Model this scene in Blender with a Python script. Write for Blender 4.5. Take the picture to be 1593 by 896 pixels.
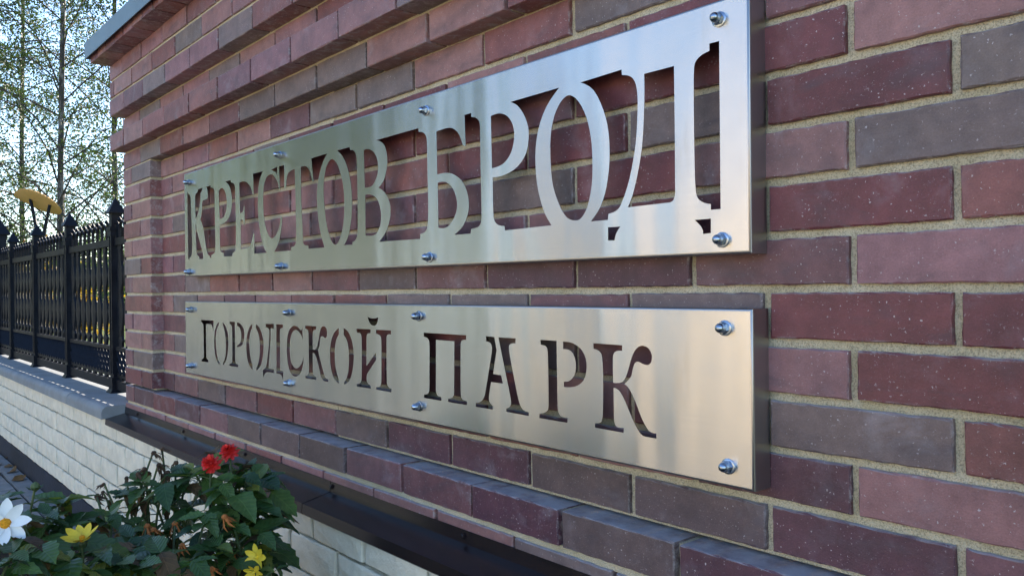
import bpy, bmesh, math, random
import numpy as np
from mathutils import Vector, Matrix, Euler

for o in list(bpy.data.objects):
    bpy.data.objects.remove(o, do_unlink=True)
scene = bpy.context.scene
COL = scene.collection
GZ = 1.085                      # height of the joint between the two signs above the pavement

# ------------------------------------------------------------------ camera
F_PX, CX, CY = 1255.54, 796.5, 448.0
YAW, PIT, ROL = 0.707358, 0.000398, -0.011916
CAM = Vector((3.25216, -1.04211, 0.00562 + GZ))
_fw = Vector((-math.cos(YAW) * math.cos(PIT), math.sin(YAW) * math.cos(PIT), math.sin(PIT)))
_r0 = _fw.cross(Vector((0, 0, 1))).normalized()
_u0 = _r0.cross(_fw)
_r = _r0 * math.cos(ROL) + _u0 * math.sin(ROL)
_u = -_r0 * math.sin(ROL) + _u0 * math.cos(ROL)
cam_data = bpy.data.cameras.new('camera')
cam_data.sensor_fit = 'HORIZONTAL'
cam_data.sensor_width = 36.0
cam_data.lens = F_PX / 1593.0 * 36.0
cam_data.clip_start = 0.02
cam_data.clip_end = 2000.0
cam = bpy.data.objects.new('camera', cam_data)
COL.objects.link(cam)
m = Matrix((_r, _u, -_fw)).transposed().to_4x4()
m.translation = CAM
cam.matrix_world = m
scene.camera = cam


def at(px, py, depth):
    """point of the photograph at a given distance along the view axis"""
    return CAM + depth * (_fw + _r * ((px - CX) / F_PX) - _u * ((py - CY) / F_PX))


# ------------------------------------------------------------------ light
SUN_DIR = Vector((-0.60, 0.80, 0.0)).normalized()     # horizontal direction towards the sun
SUN_EL = math.radians(21)
world = bpy.data.worlds.new('World')
scene.world = world
world.use_nodes = True
wn = world.node_tree
wn.nodes.clear()
sky = wn.nodes.new('ShaderNodeTexSky')
sky.sky_type = 'NISHITA'
sky.sun_disc = False
sky.sun_elevation = SUN_EL
sky.sun_rotation = math.atan2(SUN_DIR.x, SUN_DIR.y)
sky.air_density = 1.0
sky.dust_density = 0.25
sky.ozone_density = 3.5
bg = wn.nodes.new('ShaderNodeBackground')
bg.inputs['Strength'].default_value = 0.12
wo = wn.nodes.new('ShaderNodeOutputWorld')
wn.links.new(sky.outputs[0], bg.inputs[0])
wn.links.new(bg.outputs[0], wo.inputs[0])
sun_data = bpy.data.lights.new('sun', 'SUN')
sun_data.energy = 5.0
sun_data.angle = math.radians(0.53)
sun_data.color = (1.0, 0.91, 0.77)
sun = bpy.data.objects.new('sun', sun_data)
COL.objects.link(sun)
to_sun = Vector((SUN_DIR.x * math.cos(SUN_EL), SUN_DIR.y * math.cos(SUN_EL), math.sin(SUN_EL)))
sun.rotation_euler = to_sun.to_track_quat('Z', 'Y').to_euler()
scene.view_settings.view_transform = 'Standard'
scene.view_settings.look = 'None'
scene.view_settings.gamma = 1.0
scene.view_settings.exposure = 2.0
scene.view_settings.use_white_balance = True      # the camera's white balance: set for open shade
scene.view_settings.white_balance_temperature = 6700
scene.view_settings.white_balance_tint = 14

# ------------------------------------------------------------------ helpers
def tag(o, label, cat, group=None):
    o['label'] = label
    o['category'] = cat
    if group:
        o['group'] = group
    return o


def thing(name, label, cat, loc=(0, 0, 0), group=None):
    o = bpy.data.objects.new(name, None)
    o.empty_display_size = 0.05
    COL.objects.link(o)
    o.location = loc
    return tag(o, label, cat, group)


def mesh_obj(name, me, parent=None, loc=(0, 0, 0), rot=None, scale=None):
    o = bpy.data.objects.new(name, me)
    COL.objects.link(o)
    if parent is not None:
        o.parent = parent
    o.location = loc
    if rot is not None:
        o.rotation_euler = rot
    if scale is not None:
        o.scale = scale
    return o


def make_mesh(name, V, Fc, mat, smooth=False):
    me = bpy.data.meshes.new(name)
    me.from_pydata([tuple(v) for v in V], [], Fc)
    me.materials.append(mat)
    if smooth:
        me.polygons.foreach_set('use_smooth', [True] * len(me.polygons))
    me.update()
    return me


class MB:
    """collects simple solids into one mesh"""
    def __init__(s):
        s.V = []
        s.F = []

    def add(s, V, F):
        n = len(s.V)
        s.V += [tuple(v) for v in V]
        s.F += [tuple(i + n for i in f) for f in F]
        return s

    def box(s, x0, x1, y0, y1, z0, z1, mat=None):
        P = [Vector((x, y, z)) for x in (x0, x1) for y in (y0, y1) for z in (z0, z1)]
        if mat is not None:
            P = [mat @ q for q in P]
        return s.add(P, [(0, 1, 3, 2), (4, 6, 7, 5), (0, 4, 5, 1), (2, 3, 7, 6), (0, 2, 6, 4), (1, 5, 7, 3)])

    def tube(s, pts, rad, n=6, cap=True):
        pts = [Vector(q) for q in pts]
        N = len(pts)
        if not hasattr(rad, '__len__'):
            rad = [rad] * N
        base = len(s.V)
        ref = Vector((0.3, 0.2, 0.93)).normalized()
        prev = None
        for i, q in enumerate(pts):
            t = (pts[min(i + 1, N - 1)] - pts[max(i - 1, 0)])
            t = t.normalized() if t.length > 1e-9 else Vector((0, 0, 1))
            a = prev - t * prev.dot(t) if prev is not None else t.cross(ref)
            if a.length < 1e-5:
                a = t.cross(Vector((1, 0, 0)))
            a.normalize()
            prev = a
            b = t.cross(a)
            for k in range(n):
                w = 2 * math.pi * k / n
                s.V.append(tuple(q + (a * math.cos(w) + b * math.sin(w)) * rad[i]))
        for i in range(N - 1):
            for k in range(n):
                k2 = (k + 1) % n
                s.F.append((base + i * n + k, base + i * n + k2, base + (i + 1) * n + k2, base + (i + 1) * n + k))
        if cap:
            s.F.append(tuple(base + k for k in range(n))[::-1])
            s.F.append(tuple(base + (N - 1) * n + k for k in range(n)))
        return s

    def lathe(s, prof, n=12, mat=None):
        base = len(s.V)
        for r, z in prof:
            for k in range(n):
                w = 2 * math.pi * (k + 0.5) / n
                q = Vector((r * math.cos(w), r * math.sin(w), z))
                s.V.append(tuple(mat @ q if mat is not None else q))
        for i in range(len(prof) - 1):
            for k in range(n):
                k2 = (k + 1) % n
                s.F.append((base + i * n + k, base + i * n + k2, base + (i + 1) * n + k2, base + (i + 1) * n + k))
        s.F.append(tuple(base + k for k in range(n))[::-1])
        s.F.append(tuple(base + (len(prof) - 1) * n + k for k in range(n)))
        return s

    def prism(s, prof, x0, x1):
        """profile of (y, z) points swept along x"""
        n = len(prof)
        base = len(s.V)
        for x in (x0, x1):
            for y, z in prof:
                s.V.append((x, y, z))
        for k in range(n):
            k2 = (k + 1) % n
            s.F.append((base + k, base + k2, base + n + k2, base + n + k))
        s.F.append(tuple(base + k for k in range(n))[::-1])
        s.F.append(tuple(base + n + k for k in range(n)))
        return s

    def mesh(s, name, mat, smooth=False):
        me = make_mesh(name, s.V, s.F, mat, smooth)
        bm = bmesh.new()
        bm.from_mesh(me)
        bmesh.ops.recalc_face_normals(bm, faces=bm.faces)
        bm.to_mesh(me)
        bm.free()
        if smooth:
            me.set_sharp_from_angle(angle=math.radians(40))
        return me

    def obj(s, name, mat, parent=None, smooth=False, loc=(0, 0, 0), rot=None):
        return mesh_obj(name, s.mesh(name, mat, smooth), parent, loc, rot)


# ------------------------------------------------------------------ materials
def new_mat(name):
    mt = bpy.data.materials.new(name)
    mt.use_nodes = True
    nt = mt.node_tree
    nt.nodes.clear()
    out = nt.nodes.new('ShaderNodeOutputMaterial')
    b = nt.nodes.new('ShaderNodeBsdfPrincipled')
    nt.links.new(b.outputs[0], out.inputs[0])
    return mt, nt, b, out


class NT:
    """small node helper"""
    def __init__(s, nt):
        s.nt = nt

    def n(s, t, **kw):
        nd = s.nt.nodes.new(t)
        for k, v in kw.items():
            setattr(nd, k, v)
        return nd

    def set(s, sock, v):
        if hasattr(v, 'is_linked'):
            s.nt.links.new(v, sock)
        else:
            sock.default_value = v

    def noise(s, vec, scale, detail=3, rough=0.5, out='Fac', dist=0.0):
        nd = s.n('ShaderNodeTexNoise')
        s.set(nd.inputs['Vector'], vec)
        nd.inputs['Scale'].default_value = scale
        nd.inputs['Detail'].default_value = detail
        nd.inputs['Roughness'].default_value = rough
        nd.inputs['Distortion'].default_value = dist
        return nd.outputs[out]

    def ramp(s, fac, pts, interp='LINEAR'):
        nd = s.n('ShaderNodeValToRGB')
        nd.color_ramp.interpolation = interp
        el = nd.color_ramp.elements
        while len(el) < len(pts):
            el.new(0.5)
        for e, (p, c) in zip(el, pts):
            e.position = p
            e.color = (c, c, c, 1) if not hasattr(c, '__len__') else (*c, 1)[:4]
        s.set(nd.inputs[0], fac)
        return nd.outputs[0]

    def math(s, op, a, b=0.0, clamp=False):
        nd = s.n('ShaderNodeMath', operation=op, use_clamp=clamp)
        s.set(nd.inputs[0], a)
        s.set(nd.inputs[1], b)
        return nd.outputs[0]

    def vmath(s, op, a, b):
        nd = s.n('ShaderNodeVectorMath', operation=op)
        s.set(nd.inputs[0], a)
        s.set(nd.inputs[1], b)
        return nd.outputs[0]

    def mix(s, fac, a, b, blend='MIX'):
        nd = s.n('ShaderNodeMix', data_type='RGBA', blend_type=blend)
        s.set(nd.inputs[0], fac)
        s.set(nd.inputs[6], a if hasattr(a, 'is_linked') else (*a, 1)[:4])
        s.set(nd.inputs[7], b if hasattr(b, 'is_linked') else (*b, 1)[:4])
        return nd.outputs[2]

    def bump(s, h, strength, dist, prev=None):
        nd = s.n('ShaderNodeBump')
        nd.inputs['Strength'].default_value = strength
        nd.inputs['Distance'].default_value = dist
        s.set(nd.inputs['Height'], h)
        if prev is not None:
            s.nt.links.new(prev, nd.inputs['Normal'])
        return nd.outputs[0]

    def coords(s, per_object=True, which='Object'):
        tc = s.n('ShaderNodeTexCoord')
        v = tc.outputs[which]
        if per_object:
            oi = s.n('ShaderNodeObjectInfo')
            k = s.math('MULTIPLY', oi.outputs['Random'], 37.0)
            cx = s.n('ShaderNodeCombineXYZ')
            s.set(cx.inputs[0], k)
            s.set(cx.inputs[2], s.math('MULTIPLY', oi.outputs['Random'], 91.0))
            v = s.vmath('ADD', v, cx.outputs[0])
        return v


def mat_brick():
    mt, nt, b, out = new_mat('clinker_brick')
    N = NT(nt)
    oi = N.n('ShaderNodeObjectInfo')
    v = N.coords()
    big = N.noise(v, 11, 4, 0.6)
    mid = N.noise(v, 45, 4, 0.6)
    fine = N.noise(v, 420, 3, 0.6)
    col = N.mix(N.ramp(big, [(0.35, 0.0), (0.7, 1.0)]), (0.78, 0.76, 0.80), (1.22, 1.16, 1.16))
    col = N.mix(1.0, oi.outputs['Color'], col, 'MULTIPLY')
    col = N.mix(1.0, col, N.ramp(mid, [(0.25, 0.82), (0.75, 1.15)]), 'MULTIPLY')
    col = N.mix(0.35, col, N.ramp(fine, [(0.3, 0.55), (0.7, 1.35)]), 'MULTIPLY')
    # dark fired smears
    smear = N.noise(N.vmath('MULTIPLY', v, (1.0, 1.0, 2.6)), 7, 3, 0.55, dist=0.6)
    col = N.mix(N.ramp(smear, [(0.56, 0.0), (0.74, 0.55)]), col, (0.075, 0.058, 0.068))
    # lime bloom
    bloom = N.noise(v, 16, 5, 0.65, dist=0.4)
    bl2 = N.noise(v, 5, 2, 0.5)
    bloomf = N.math('MULTIPLY', N.ramp(bloom, [(0.50, 0.0), (0.78, 1.0)]), N.ramp(bl2, [(0.46, 0.0), (0.66, 0.45)]))
    col = N.mix(bloomf, col, (0.42, 0.40, 0.44))
    # fine pale scratches and crumbs
    cr = N.noise(N.vmath('MULTIPLY', v, (1.0, 1.0, 1.6)), 190, 3, 0.75, dist=1.2)
    crf = N.math('MULTIPLY', N.ramp(cr, [(0.635, 0.0), (0.70, 0.8)]), N.ramp(N.noise(v, 19, 3, 0.6), [(0.42, 0.1), (0.62, 1.0)]))
    col = N.mix(crf, col, (0.44, 0.39, 0.40))
    # lime left along the worn rim of each brick
    tg_ = N.n('ShaderNodeTexCoord')
    sg = N.n('ShaderNodeSeparateXYZ')
    nt.links.new(tg_.outputs['Generated'], sg.inputs[0])
    ex = N.ramp(N.math('ABSOLUTE', N.math('SUBTRACT', sg.outputs[0], 0.5)), [(0.482, 0.0), (0.497, 1.0)])
    ez = N.ramp(N.math('ABSOLUTE', N.math('SUBTRACT', sg.outputs[2], 0.5)), [(0.43, 0.0), (0.485, 1.0)])
    rim = N.math('MULTIPLY', N.math('MAXIMUM', ex, ez), N.ramp(N.noise(v, 42, 5, 0.75, dist=0.5), [(0.50, 0.0), (0.66, 0.7)]))
    col = N.mix(rim, col, (0.40, 0.37, 0.36))
    # pale grains
    vo = N.n('ShaderNodeTexVoronoi')
    N.set(vo.inputs['Vector'], N.vmath('ADD', v, N.vmath('MULTIPLY', N.noise(v, 420, 2, 0.6, 'Color'), (0.006, 0.006, 0.006))))
    vo.inputs['Scale'].default_value = 210
    sep = N.n('ShaderNodeSeparateColor')
    nt.links.new(vo.outputs['Color'], sep.inputs[0])
    size = N.math('MULTIPLY', N.math('SUBTRACT', sep.outputs[0], 0.58), 0.62)
    grain = N.math('LESS_THAN', vo.outputs['Distance'], size)
    grain = N.math('MULTIPLY', grain, N.ramp(N.noise(v, 14, 2, 0.5), [(0.36, 0.08), (0.6, 0.85)]))
    col = N.mix(grain, col, (0.52, 0.46, 0.46))
    # pale dust mixed with painted sky light on upward faces
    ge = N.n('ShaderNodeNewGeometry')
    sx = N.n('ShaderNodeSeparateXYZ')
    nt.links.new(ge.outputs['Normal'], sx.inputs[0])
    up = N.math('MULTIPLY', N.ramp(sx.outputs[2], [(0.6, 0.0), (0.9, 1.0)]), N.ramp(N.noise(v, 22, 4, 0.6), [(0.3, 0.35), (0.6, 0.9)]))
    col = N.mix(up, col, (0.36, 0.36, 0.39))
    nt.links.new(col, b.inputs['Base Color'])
    b.inputs['Roughness'].default_value = 0.5
    b.inputs['Specular IOR Level'].default_value = 0.5
    h1 = N.bump(N.noise(v, 30, 4, 0.6), 0.35, 0.004)
    h2 = N.bump(N.noise(v, 260, 4, 0.7), 0.5, 0.0012, h1)
    nt.links.new(h2, b.inputs['Normal'])
    return mt


def mat_simple(name, col, rough=0.6, metal=0.0, var=0.15, scale=20, bump=0.0, bscale=100, bdist=0.002, spec=0.4,
               per_object=True, col2=None):
    mt, nt, b, out = new_mat(name)
    N = NT(nt)
    v = N.coords(per_object)
    f = N.noise(v, scale, 4, 0.6)
    c2 = col2 if col2 is not None else tuple(max(0, c * (1 - var)) for c in col)
    c1 = col if col2 is not None else tuple(c * (1 + var) for c in col)
    c = N.mix(N.ramp(f, [(0.3, 0.0), (0.7, 1.0)]), c2, c1)
    nt.links.new(c, b.inputs['Base Color'])
    b.inputs['Roughness'].default_value = rough
    b.inputs['Metallic'].default_value = metal
    b.inputs['Specular IOR Level'].default_value = spec
    if bump > 0:
        nt.links.new(N.bump(N.noise(v, bscale, 5, 0.65), bump, bdist), b.inputs['Normal'])
    return mt


def mat_mortar():
    mt, nt, b, out = new_mat('sand_mortar')
    N = NT(nt)
    v = N.coords(False)
    f = N.noise(v, 9, 4, 0.6)
    col = N.mix(N.ramp(f, [(0.3, 0.0), (0.7, 1.0)]), (0.46, 0.39, 0.245), (0.62, 0.54, 0.39))
    g = N.noise(v, 520, 2, 0.6)
    col = N.mix(0.8, col, N.ramp(g, [(0.32, 0.45), (0.5, 1.0), (0.72, 1.25)]), 'MULTIPLY')
    nt.links.new(col, b.inputs['Base Color'])
    b.inputs['Roughness'].default_value = 0.95
    b.inputs['Specular IOR Level'].default_value = 0.1
    h = N.bump(N.noise(v, 60, 4, 0.7), 0.8, 0.004)
    h = N.bump(N.noise(v, 600, 3, 0.7), 0.9, 0.0016, h)
    nt.links.new(h, b.inputs['Normal'])
    return mt


def mat_steel():
    mt, nt, b, out = new_mat('brushed_stainless_steel')
    N = NT(nt)
    v = N.coords(False)
    st = N.noise(N.vmath('MULTIPLY', v, (6.0, 1.0, 900.0)), 1.0, 3, 0.6)
    st2 = N.noise(N.vmath('MULTIPLY', v, (1.5, 1.0, 260.0)), 1.0, 2, 0.6)
    col = N.mix(st, (0.56, 0.56, 0.55), (0.67, 0.67, 0.66))
    spot = N.noise(v, 9, 5, 0.7)
    col = N.mix(N.ramp(spot, [(0.62, 0.0), (0.85, 0.2)]), col, (0.42, 0.37, 0.30))
    # handling marks: short dull ticks
    tick = N.noise(N.vmath('MULTIPLY', v, (130.0, 1.0, 45.0)), 1.0, 1, 0.4)
    area = N.ramp(N.noise(v, 3.0, 2, 0.5), [(0.5, 0.0), (0.62, 1.0)])
    tk = N.math('MULTIPLY', N.ramp(tick, [(0.77, 0.0), (0.80, 0.45)]), area)
    col = N.mix(tk, col, (0.33, 0.30, 0.26))
    run = N.noise(N.vmath('MULTIPLY', v, (26.0, 1.0, 4.0)), 1.0, 4, 0.6)
    col = N.mix(N.ramp(run, [(0.58, 0.0), (0.78, 0.30)]), col, (0.40, 0.35, 0.27))
    nt.links.new(col, b.inputs['Base Color'])
    b.inputs['Metallic'].default_value = 1.0
    r = N.math('ADD', N.math('MULTIPLY', st2, 0.010), N.math('MULTIPLY', N.noise(v, 14, 3, 0.6), 0.06))
    nt.links.new(N.math('ADD', r, 0.215), b.inputs['Roughness'])
    b.inputs['Anisotropic'].default_value = 0.96
    tg = N.n('ShaderNodeCombineXYZ')
    tg.inputs[2].default_value = 1.0
    nt.links.new(tg.outputs[0], b.inputs['Tangent'])
    # very slight waviness of thin sheet
    wv = N.bump(N.noise(v, 3.2, 3, 0.45), 0.20, 0.012)
    wv = N.bump(N.noise(N.vmath('MULTIPLY', v, (6.5, 1.0, 0.9)), 1.0, 2, 0.4), 0.8, 0.0075, wv)
    nt.links.new(wv, b.inputs['Normal'])
    return mt


def mat_leaf(name, c1, c2, trans=0.35, rough=0.5, attr=False, veins=False):
    mt, nt, b, out = new_mat(name)
    N = NT(nt)
    tc = N.n('ShaderNodeTexCoord')
    oi = N.n('ShaderNodeObjectInfo')
    gi = N.n('ShaderNodeNewGeometry')
    rnd = gi.outputs['Random Per Island'] if attr else oi.outputs['Random']
    col = N.mix(rnd, c1, c2)
    col = N.mix(0.5, col, N.ramp(N.noise(tc.outputs['Object'], 60, 3, 0.6), [(0.3, 0.6), (0.7, 1.3)]), 'MULTIPLY')
    if veins:
        sp = N.n('ShaderNodeSeparateXYZ')
        nt.links.new(tc.outputs['Object'], sp.inputs[0])
        ay = N.math('ABSOLUTE', sp.outputs[1])
        mid = N.ramp(N.math('MULTIPLY', ay, 400.0), [(0.15, 1.0), (0.5, 0.0)])
        wv = N.math('SINE', N.math('MULTIPLY', N.math('SUBTRACT', sp.outputs[0], N.math('MULTIPLY', ay, 0.9)), 620.0))
        side = N.ramp(wv, [(0.82, 0.0), (0.98, 1.0)])
        vein = N.math('MAXIMUM', mid, N.math('MULTIPLY', side, 0.6))
        col = N.mix(N.math('MULTIPLY', vein, 0.45), col, N.mix(1.0, col, (1.9, 1.7, 1.6), 'MULTIPLY'))
        nt.links.new(N.bump(N.math('MULTIPLY', N.math('ADD', wv, N.math('MULTIPLY', mid, -2.0)), 0.5), 0.35, 0.0016), b.inputs['Normal'])
    nt.links.new(col, b.inputs['Base Color'])
    b.inputs['Roughness'].default_value = rough
    b.inputs['Specular IOR Level'].default_value = 0.35
    tr = N.n('ShaderNodeBsdfTranslucent')
    nt.links.new(N.mix(1.0, col, (1.5, 1.7, 0.7), 'MULTIPLY'), tr.inputs['Color'])
    ms = N.n('ShaderNodeMixShader')
    ms.inputs[0].default_value = trans
    nt.links.new(b.outputs[0], ms.inputs[1])
    nt.links.new(tr.outputs[0], ms.inputs[2])
    nt.links.new(ms.outputs[0], out.inputs[0])
    return mt


def mat_bark():
    mt, nt, b, out = new_mat('birch_bark')
    N = NT(nt)
    v = N.coords(True)
    f = N.noise(N.vmath('MULTIPLY', v, (6, 6, 1.5)), 3, 4, 0.7)
    g = N.noise(N.vmath('MULTIPLY', v, (3, 3, 30)), 1.5, 3, 0.6)
    col = N.mix(N.ramp(f, [(0.48, 0.0), (0.64, 1.0)]), (0.035, 0.031, 0.027), (0.22, 0.205, 0.185))
    col = N.mix(N.ramp(g, [(0.58, 0.0), (0.66, 0.8)]), col, (0.05, 0.04, 0.035))
    nt.links.new(col, b.inputs['Base Color'])
    b.inputs['Roughness'].default_value = 0.85
    return mt


M = {}
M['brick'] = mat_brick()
M['mortar'] = mat_mortar()
M['steel'] = mat_steel()
M['edge'] = mat_simple('folded_steel_edge', (0.40, 0.39, 0.38), 0.34, 1.0, 0.05, 6)  # darker base paints in the shadowed gap these edges mirror
M['zinc'] = mat_simple('zinc_plated_nut', (0.36, 0.42, 0.50), 0.25, 1.0, 0.15, 60)
M['brown'] = mat_simple('brown_coated_sheet', (0.016, 0.011, 0.012), 0.24, 0.0, 0.3, 5, spec=0.42, bump=0.08, bscale=6, bdist=0.01)
M['cap'] = mat_simple('slate_blue_coated_sheet', (0.13, 0.20, 0.25), 0.45, 0.0, 0.12, 4, spec=0.5)
M['cream'] = mat_simple('cream_split_block', (0.76, 0.70, 0.555), 0.9, 0.0, 0.12, 14, 0.9, 55, 0.006, 0.2)
M['creammortar'] = mat_simple('grey_cream_mortar', (0.17, 0.155, 0.125), 0.95, 0.0, 0.25, 20, 0.6, 200, 0.003, 0.1, False)
M['coping'] = mat_simple('grey_cast_concrete', (0.24, 0.26, 0.265), 0.8, 0.0, 0.16, 9, 0.35, 160, 0.002, 0.3)
M['bitumen'] = mat_simple('bitumen_coat', (0.015, 0.019, 0.032), 0.55, 0.0, 0.5, 6, 0.5, 30, 0.004, 0.3, False)
M['iron'] = mat_simple('black_painted_iron', (0.005, 0.007, 0.012), 0.5, 0.0, 0.3, 30, 0.15, 200, 0.001, 0.16)
M['slab'] = mat_simple('grey_concrete_paver', (0.20, 0.20, 0.20), 0.85, 0.0, 0.2, 12, 0.4, 220, 0.002, 0.3)
M['soil'] = mat_simple('dark_bed_soil', (0.035, 0.026, 0.018), 0.95, 0.0, 0.5, 25, 1.0, 45, 0.02, 0.1, False)
M['lawn'] = mat_simple('mown_grass', (0.085, 0.13, 0.025), 0.9, 0.0, 0.4, 0.7, 1.0, 60, 0.03, 0.1, False, (0.05, 0.08, 0.018))
M['road'] = mat_simple('asphalt', (0.085, 0.085, 0.085), 0.9, 0.0, 0.2, 2, 0.3, 60, 0.004, 0.2, False)
M['plaza'] = mat_simple('yellow_sandstone_paving', (0.46, 0.38, 0.25), 0.9, 0.0, 0.15, 0.8, 0.3, 60, 0.004, 0.2, False)
M['plaster'] = mat_simple('cream_plaster', (0.66, 0.52, 0.30), 0.9, 0.0, 0.06, 2, 0.3, 90, 0.003, 0.2)
M['glass'] = mat_simple('dark_window_glass', (0.03, 0.04, 0.045), 0.08, 0.0, 0.1, 3, spec=0.6)
M['roof'] = mat_simple('dull_red_roof_sheet', (0.16, 0.06, 0.045), 0.6, 0.0, 0.2, 3)
M['lampdisc'] = mat_simple('tan_painted_disc', (0.62, 0.38, 0.15), 0.5, 0.0, 0.1, 3)
M['bark'] = mat_bark()
M['twig'] = mat_simple('dark_twig', (0.045, 0.035, 0.028), 0.85, 0.0, 0.3, 8)
M['birchleaf'] = mat_leaf('birch_leaf', (0.022, 0.046, 0.018), (0.056, 0.078, 0.026), 0.26, 0.6, True)
M['autumnleaf'] = mat_leaf('autumn_leaf', (0.20, 0.09, 0.015), (0.30, 0.20, 0.03), 0.4, 0.6, True)
M['treeleaf'] = mat_leaf('street_tree_leaf', (0.055, 0.095, 0.045), (0.105, 0.145, 0.065), 0.3, 0.6, True)
M['dleaf'] = mat_leaf('dahlia_leaf', (0.020, 0.058, 0.024), (0.080, 0.150, 0.036), 0.26, 0.40, veins=True)
M['yleaf'] = mat_leaf('yellowing_dahlia_leaf', (0.085, 0.140, 0.028), (0.17, 0.19, 0.035), 0.3, 0.45, veins=True)
M['bleaf'] = mat_leaf('withered_dahlia_leaf', (0.055, 0.032, 0.018), (0.13, 0.085, 0.045), 0.15, 0.8, veins=True)
M['stem'] = mat_simple('green_stem', (0.06, 0.09, 0.03), 0.6, 0.0, 0.3, 20)
M['dry'] = mat_simple('withered_bloom', (0.07, 0.040, 0.022), 0.9, 0.0, 0.5, 80)
M['orange'] = mat_simple('faded_orange_petal', (0.42, 0.13, 0.03), 0.8, 0.0, 0.4, 60)
M['red'] = mat_simple('scarlet_petal', (0.62, 0.018, 0.012), 0.5, 0.0, 0.2, 50)
M['yellow'] = mat_simple('yellow_petal', (0.78, 0.55, 0.04), 0.55, 0.0, 0.15, 50)
M['white'] = mat_simple('white_petal', (0.78, 0.79, 0.76), 0.55, 0.0, 0.05, 50)
M['pollen'] = mat_simple('pollen_disc', (0.75, 0.30, 0.01), 0.8, 0.0, 0.3, 300, 0.8, 500, 0.002)
M['deadleaf'] = mat_simple('fallen_leaf', (0.16, 0.085, 0.03), 0.85, 0.0, 0.5, 30)

def rel(parent, loc):
    """world position as a location under a parent that is only moved, never turned"""
    v = Vector(loc)
    q = parent
    while q is not None:
        v = v - Vector(q.location)
        q = q.parent
    return v


# ------------------------------------------------------------------ ground
def sheet(name, x0, x1, y0, y1, z, mat):
    o = MB().add([(x0, y0, z), (x1, y0, z), (x1, y1, z), (x0, y1, z)], [(0, 1, 2, 3)]).obj(name, mat)
    o['kind'] = 'structure'
    return o


sheet('ground', -400, 400, -400, 400, -0.030, M['lawn'])
sheet('lawn', -120, 120, 0.45, 160, -0.012, M['lawn'])
sheet('plaza', -2.8, 40, -40, -1.62, -0.004, M['plaza'])
sheet('road', -90, -2.8, -40, -1.62, -0.004, M['road'])
o = MB().add([(-1.0, -2.78, 0), (-.67, -2.8, 0), (-1.86, -4.01, 0), (-2.06, -3.81, 0), (-5.37, -7.65, 0), (-5.74, -7.33, 0), (-19.3, -21.9, 0), (-20.5, -21.2, 0)],
             [(0, 1, 2, 3), (3, 2, 4, 5), (5, 4, 6, 7)]).obj('path', M['plaza'])
o['kind'] = 'structure'
sheet('flower_bed', -0.75, 3.6, -0.93, -0.128, -0.008, M['soil'])

# ------------------------------------------------------------------ bricks
rng = random.Random(7)
_bm = {}


def brick_mesh(L, H, D, var, mat, chip=0.0012, n=(3, 1), bev=0.0016, rough_face=0.0):
    key = (round(L, 3), round(H, 3), round(D, 3), var, mat.name, n, rough_face)
    if key in _bm:
        return _bm[key]
    r = random.Random(hash((round(L * 1000), round(H * 1000), var, n[0])) & 0xffff)
    nx, nz = n
    ring = []
    for i in range(nx):
        ring.append((-L / 2 + L * i / nx, -H / 2))
    for i in range(nz):
        ring.append((L / 2, -H / 2 + H * i / nz))
    for i in range(nx):
        ring.append((L / 2 - L * i / nx, H / 2))
    for i in range(nz):
        ring.append((-L / 2, H / 2 - H * i / nz))
    k = len(ring)
    V = []
    for x, z in ring:                       # front rim, slightly worn
        b = bev * r.uniform(0.6, 1.7)
        V.append((x - math.copysign(b, x) + r.uniform(-chip, chip) * 0.6 if abs(x) > L / 2 - 1e-4 else x,
                  r.uniform(-rough_face, rough_face),
                  z - math.copysign(b, z) + r.uniform(-chip, chip) * 0.6 if abs(z) > H / 2 - 1e-4 else z))
    outer = []
    for x, z in ring:
        jx = r.uniform(-chip, chip) if abs(x) > L / 2 - 1e-4 else 0
        jz = r.uniform(-chip, chip) if abs(z) > H / 2 - 1e-4 else 0
        outer.append((x + jx, z + jz))
    V += [(x, bev * 1.3, z) for x, z in outer]
    V += [(x, D, z) for x, z in outer]
    Fc = []
    for i in range(k):
        j = (i + 1) % k
        Fc.append((i, j, k + j, k + i))
        Fc.append((k + i, k + j, 2 * k + j, 2 * k + i))
    if rough_face > 0:                      # split face: a bulging centre line
        c0 = len(V)
        m_ = 5
        for i in range(m_):
            V.append((-L / 2 + L * (i + 0.5 + r.uniform(-.25, .25)) / m_, -rough_face * r.uniform(0.4, 2.0), r.uniform(-.25, .25) * H))
        bmv = bmesh.new()
        bmv.free()
        # stitch rim to the centre line by nearest centre vertex
        near = [min(range(m_), key=lambda q: (V[c0 + q][0] - V[i][0]) ** 2 + 0.2 * (V[c0 + q][2] - V[i][2]) ** 2) for i in range(k)]
        for i in range(k):
            j = (i + 1) % k
            a, b2 = near[i], near[j]
            Fc.append((j, i, c0 + a))
            if a != b2:
                step = 1 if b2 > a else -1
                for q in range(a, b2, step):
                    Fc.append((j, c0 + q, c0 + q + step))
    else:
        Fc.append(tuple(range(k))[::-1])
    Fc.append(tuple(2 * k + i for i in range(k)))
    bm = bmesh.new()
    bv = [bm.verts.new(v) for v in V]
    for f in Fc:
        try:
            bm.faces.new([bv[i] for i in f])
        except ValueError:
            pass
    bmesh.ops.recalc_face_normals(bm, faces=bm.faces)
    me = bpy.data.meshes.new('brick')
    bm.to_mesh(me)
    bm.free()
    me.materials.append(mat)
    _bm[key] = me
    return me


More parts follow.
